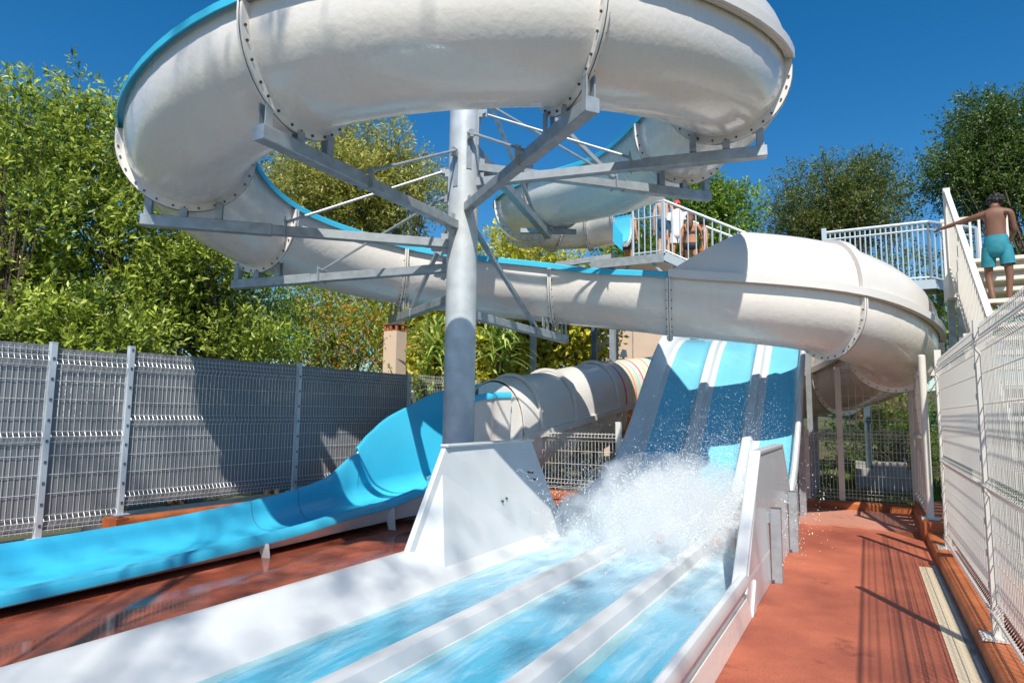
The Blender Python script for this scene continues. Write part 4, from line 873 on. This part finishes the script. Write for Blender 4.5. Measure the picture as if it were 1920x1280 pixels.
def person(label, loc, rot, J, skin, hair='black', scale=1.0, longhair=False, cap=False, shorts=None, top=None, glasses=False, bikini=None, face=True):
    """J: joint positions (figure faces -y). arms/legs given as joint lists."""
    o = thing('person', label, 'person', loc); o.rotation_euler = (0, 0, rot); o.scale = (scale,) * 3
    V, E, R = [], [], []
    def chain(start, pts, rs):
        prev = start
        for p, r in zip(pts, rs):
            V.append(p); R.append(r); E.append((prev, len(V) - 1)) if prev is not None else None; prev = len(V) - 1
        return prev
    pel = Vector(J['pelvis']); ch = Vector(J['chest']); nk = Vector(J['neck']); hd = Vector(J['head'])
    chain(None, [tuple(pel)], [(.14, .105)])
    w = chain(0, [tuple(pel.lerp(ch, .42))], [(.125, .09)]); c_ = chain(w, [tuple(ch)], [(.148, .10)]); s_ = chain(c_, [tuple(nk.lerp(ch, .30))], [(.145, .09)])
    n_ = chain(s_, [tuple(nk)], [(.055, .055)]); up = (hd - nk).normalized()
    h = chain(n_, [tuple(nk.lerp(hd, .45)), tuple(hd), tuple(hd + up * .075)], [(.062, .062), (.082, .094), (.062, .075)])
    for sd in (-1, 1):
        A = J['armL' if sd < 0 else 'armR']; e = chain(s_, A, [(.052, .052), (.041, .041), (.030, .030)][:len(A)]); wr = Vector(A[-1]); d = (wr - Vector(A[-2])).normalized()
        side = d.cross(Vector((0, 0, 1))); side = side.normalized() if side.length > .1 else Vector((1, 0, 0))
        pm = chain(e, [tuple(wr + d * .05)], [(.034, .02)])
        for q, lf in zip((-1.5, -.5, .5, 1.5), (.06, .078, .072, .055)):
            b0 = wr + d * .085 + side * q * .019; chain(pm, [tuple(b0), tuple(b0 + d * lf * .6 - Vector((0, 0, .008))), tuple(b0 + d * lf - Vector((0, 0, .022)))], [(.010, .010), (.0085, .0085), (.007, .007)])
        chain(pm, [tuple(wr + d * .05 + side * .04), tuple(wr + d * .085 + side * .062)], [(.011, .011), (.008, .008)])
        Lg = J['legL' if sd < 0 else 'legR']; e = chain(0, Lg[:3], [(.080, .080), (.052, .052), (.034, .034)]); an = Vector(Lg[2]); fd = Vector(J.get('footL' if sd < 0 else 'footR', (0, -1, 0)))
        chain(e, [tuple(an + Vector((0, 0, -.055)) + fd * .04), tuple(an + Vector((0, 0, -.065)) + fd * .16)], [(.036, .034), (.030, .018)])
    me = bpy.data.meshes.new('body'); me.from_pydata(V, E, []); ob = bpy.data.objects.new('body', me); C.objects.link(ob); ob.parent = o
    md = ob.modifiers.new('skin', 'SKIN'); md.use_smooth_shade = True
    for i, r in enumerate(R): me.skin_vertices[0].data[i].radius = r if r[0] else (.05, .05)
    me.skin_vertices[0].data[0].use_root = True; sb = ob.modifiers.new('sub', 'SUBSURF'); sb.levels = 2; sb.render_levels = 2; me.materials.append(SK[skin])
    # hair
    hb = MB(); hc = hd + up * .045 + Vector((0, .018, 0))
    hb.ball(hc, .108, n=14, sc=(.92, 1.02, .92))
    if not cap:
        for q in range(110):
            u = unit(1)[0]; u[2] = abs(u[2]) * 1.1 - .25
            if u[1] < -.55: continue
            hb.ball(hc + Vector(tuple(u)).normalized() * .102, random.uniform(.016, .03), n=6)
    hb2 = hb.build('cap' if cap else 'hair', CL['red'] if cap else HAIR[hair], o, True, 180)
    if longhair:
        b = MB(); b.tube([hc + Vector((0, .05, -.02)), hc + Vector((.0, .085, -.12)), hc + Vector((0, .10, -.25)), hc + Vector((0, .08, -.38))], [.085, .085, .075, .03], 10); b.build('long_hair', HAIR[hair], o, True, 180)
    if face:
        b = MB(); b.ball(hd + Vector((0, -.100, -.005)), .016, n=6, sc=(.7, 1, 1.4)); b.build('nose', SK[skin], o, True, 180)
        b = MB()
        for sx in (-.032, .032): b.ball(hd + Vector((sx, -.082, .02)), .012 if not glasses else .026, n=8, sc=(1.1, .5, .8))
        b.build('sunglasses' if glasses else 'eyes', CL['shade'], o, True, 180)
        b = MB(); b.ball(hd + Vector((0, -.086, -.048)), .02, n=6, sc=(1.1, .4, .35)); b.build('mouth', CL['red'], o, True, 180)
        for sx in (-.083, .083): MB().ball(hd + Vector((sx, .0, .0)), .024, n=6, sc=(.4, .7, 1.1)).build('ear', SK[skin], o, True, 180)
    def limb_sleeve(b, a, c, r0, r1, n=14):
        a, c = Vector(a), Vector(c); b.tube([a, a.lerp(c, .5), c], [r0, (r0 + r1) / 2, r1], n, caps=False)
    if shorts:
        b = MB(); p0 = pel + Vector((0, 0, .115)); rows = []
        for (dz, rx, ry) in ((.13, .138, .102), (.06, .150, .116), (-.02, .160, .126), (-.09, .160, .122), (-.15, .150, .108), (-.19, .09, .06), (-.20, .01, .01)): rows.append([(pel.x + rx * cos(t), pel.y + ry * sin(t), pel.z + dz) for t in np.linspace(0, 2 * pi, 20, endpoint=False)])
        b.grid(rows, closed=True)
        for Lg, sx in ((J['legL'], -1), (J['legR'], 1)):
            hp, kn = Vector(Lg[0]), Vector(Lg[1]); st_ = hp + Vector((0, 0, .04)); b.tube([st_, hp.lerp(kn, .2), hp.lerp(kn, .4), hp.lerp(kn, .62)], [.084, .092, .093, .093], 14, caps=False)
        b.build('shorts', CL[shorts], o, True, 80)
    if top:
        b = MB(); rows = []; ax = (nk - pel)
        for f, rx, ry in ((.0, .165, .125), (.25, .155, .115), (.5, .170, .125), (.75, .185, .125), (.9, .14, .10), (1.0, .07, .07)):
            p = pel + ax * f; rows.append([(p.x + rx * cos(t), p.y + ry * sin(t), p.z + .02) for t in np.linspace(0, 2 * pi, 20, endpoint=False)])
        b.grid(rows, closed=True)
        for A in (J['armL'], J['armR']): limb_sleeve(b, Vector(A[0]) * .9 + nk * .1, Vector(A[0]).lerp(Vector(A[1]), .62), .078, .072)
        b.build('tee_shirt', CL[top], o, True, 80)
    if bikini:
        b = MB(); p = pel.lerp(ch, .92); b.grid([[(p.x + .168 * cos(t), p.y + .117 * sin(t), p.z + dz) for t in np.linspace(0, 2 * pi, 20, endpoint=False)] for dz in (-.02, .02)], closed=True); b.build('bikini_top', CL[bikini], o, True, 80)
        b = MB(); b.grid([[(pel.x + r * 1.15 * cos(t), pel.y + r * .86 * sin(t), pel.z + dz) for t in np.linspace(0, 2 * pi, 20, endpoint=False)] for dz, r in ((.06, .152), (.0, .160), (-.07, .158), (-.12, .10))], closed=True); b.build('bikini_bottom', CL[bikini], o, True, 80)
    return o
def stand(lean=0, armL=None, armR=None, legL=None, legR=None, head=None):
    J = dict(pelvis=(0, 0, .93), chest=(0, lean * .5, 1.28), neck=(0, lean * .8, 1.50), head=(0, lean - .02, 1.62))
    J['armL'] = armL or [(-.185, lean * .7, 1.42), (-.24, lean * .5 + .02, 1.13), (-.25, lean * .3 - .05, .88)]
    J['armR'] = armR or [(.185, lean * .7, 1.42), (.24, lean * .5 + .02, 1.13), (.25, lean * .3 - .05, .88)]
    J['legL'] = legL or [(-.095, 0, .86), (-.10, -.02, .48), (-.11, .01, .09)]; J['legR'] = legR or [(.095, 0, .86), (.10, -.02, .48), (.11, .01, .09)]
    if head: J['head'] = head
    return J
FACE_AWAY = pi      # figure faces -y by default (towards the camera)
zf = 4.72
person('bare backed person in dark navy swim shorts standing at the top of the stair', (-3.62, 13.40, zf), FACE_AWAY, stand(), 'pale', 'brown', shorts='navy', face=False, scale=.86)
person('person in a red cap, sunglasses, white tee and white shorts on the platform stair', (-3.34, 13.42, zf - .16), radians(15), stand(), 'warm', 'black', cap=True, shorts='white', top='white', glasses=True, scale=.82)
person('person with long brown hair and dark bikini seen from behind on the stair', (-3.02, 13.25, zf - .55), FACE_AWAY, stand(armL=[(-.18, 0, 1.40), (-.30, -.05, 1.15), (-.27, -.18, .93)]), 'warm', 'brown', longhair=True, bikini='bikini', scale=.84, face=False)
person('person with dark tied hair looking sideways beyond the long haired one', (-2.78, 13.35, zf - .66), radians(-70), stand(), 'tan', 'black', bikini='orange', scale=.83)
person('person half hidden by the tub and the pickets at the slide start', (-4.62, 14.1, zf), radians(150), stand(lean=-.08), 'warm', 'black', shorts='navy', face=False, scale=.86)
# the climber on the right: seen from behind, right arm stretched out to the rail
Jc = stand(armL=[(-.19, -.03, 1.40), (-.42, -.10, 1.36), (-.62, -.17, 1.33)], armR=[(.19, .0, 1.40), (.22, -.06, 1.12), (.16, -.28, 1.02)], legL=[(-.10, 0, .86), (-.12, -.06, .46), (-.08, .06, .09)], legR=[(.10, 0, .86), (.13, .02, .47), (.10, .05, .09)])
Jc['chest'] = (0, -.03, 1.28); Jc['neck'] = (0, -.09, 1.49); Jc['head'] = (.02, -.16, 1.59)
def mirror(J):
    K = {}
    for k, v in J.items():
        if isinstance(v, list): K[{'armL': 'armR', 'armR': 'armL', 'legL': 'legR', 'legR': 'legL'}[k]] = [(-p[0], p[1], p[2]) for p in v]
        else: K[k] = (-v[0], v[1], v[2])
    return K
person('bare backed person in teal swim shorts climbing the cream stair, arm out to the rail', (1.58, 10.35, 2.94), radians(172), mirror(Jc), 'dark', 'black', shorts='teal', scale=.89, face=False)
# rider lying in the blue flume and two riders in the splash
def lying(): 
    return dict(pelvis=(0, 0, .14), chest=(0, .33, .20), neck=(0, .55, .24), head=(0, .67, .30), armL=[(-.18, .47, .2), (-.25, .2, .16), (-.2, -.02, .12)], armR=[(.18, .47, .2), (.25, .2, .16), (.2, -.02, .12)],
                legL=[(-.09, -.07, .13), (-.10, -.45, .15), (-.09, -.84, .12)], legR=[(.09, -.07, .13), (.10, -.45, .17), (.09, -.84, .14)], footL=(0, -.2, .9), footR=(0, -.2, .9))
person('rider lying on the blue flume with one foot showing over the near rim', (-5.55, 9.15, .34), radians(-22), lying(), 'tan', 'black', shorts='bikini')
person('rider lost in the splash on the middle lane with one arm out', (-2.0, 7.6, .10), 0, dict(lying(), armL=[(-.18, .47, .2), (-.36, .30, .28), (-.52, .12, .33)]), 'pale', 'brown', shorts='white')
person('rider lost in the splash on the right lane', (-1.3, 7.75, .10), 0, lying(), 'pale', 'brown', shorts='white')

# ------------------------------------------------------------------ light
wd = bpy.data.worlds.new('World'); scene.world = wd; wd.use_nodes = True; nt = wd.node_tree
sky = nt.nodes.new('ShaderNodeTexSky'); sky.sky_type = 'NISHITA'; sky.sun_disc = False
EL = radians(51.0); AZ = atan2(.46, -.888)
sky.sun_elevation = EL; sky.sun_rotation = AZ; sky.air_density = 1.0; sky.dust_density = 0.3; sky.ozone_density = 4.0
hs = nt.nodes.new('ShaderNodeHueSaturation'); hs.inputs['Value'].default_value = .77; hs.inputs['Saturation'].default_value = 1.36; hs.inputs['Hue'].default_value = .497; nt.links.new(sky.outputs[0], hs.inputs['Color'])
nt.links.new(hs.outputs[0], nt.nodes['Background'].inputs['Color']); nt.nodes['Background'].inputs['Strength'].default_value = .125
sl = bpy.data.lights.new('sun', 'SUN'); sl.energy = 4.6; sl.angle = radians(.55); sl.color = (1.0, .95, .86)
so = bpy.data.objects.new('sun', sl); C.objects.link(so); dirv = Vector((sin(AZ) * cos(EL), cos(AZ) * cos(EL), sin(EL)))
so.rotation_euler = dirv.to_track_quat('Z', 'Y').to_euler(); so.location = dirv * 40
scene.view_settings.view_transform = 'Standard'; scene.view_settings.look = 'None'; scene.view_settings.gamma = 1.0; scene.view_settings.exposure = .45
scene.cycles.max_bounces = 10; scene.cycles.transparent_max_bounces = 12; scene.cycles.volume_bounces = 10; scene.cycles.volume_step_rate = 2.0
scene.cycles.use_denoising = True
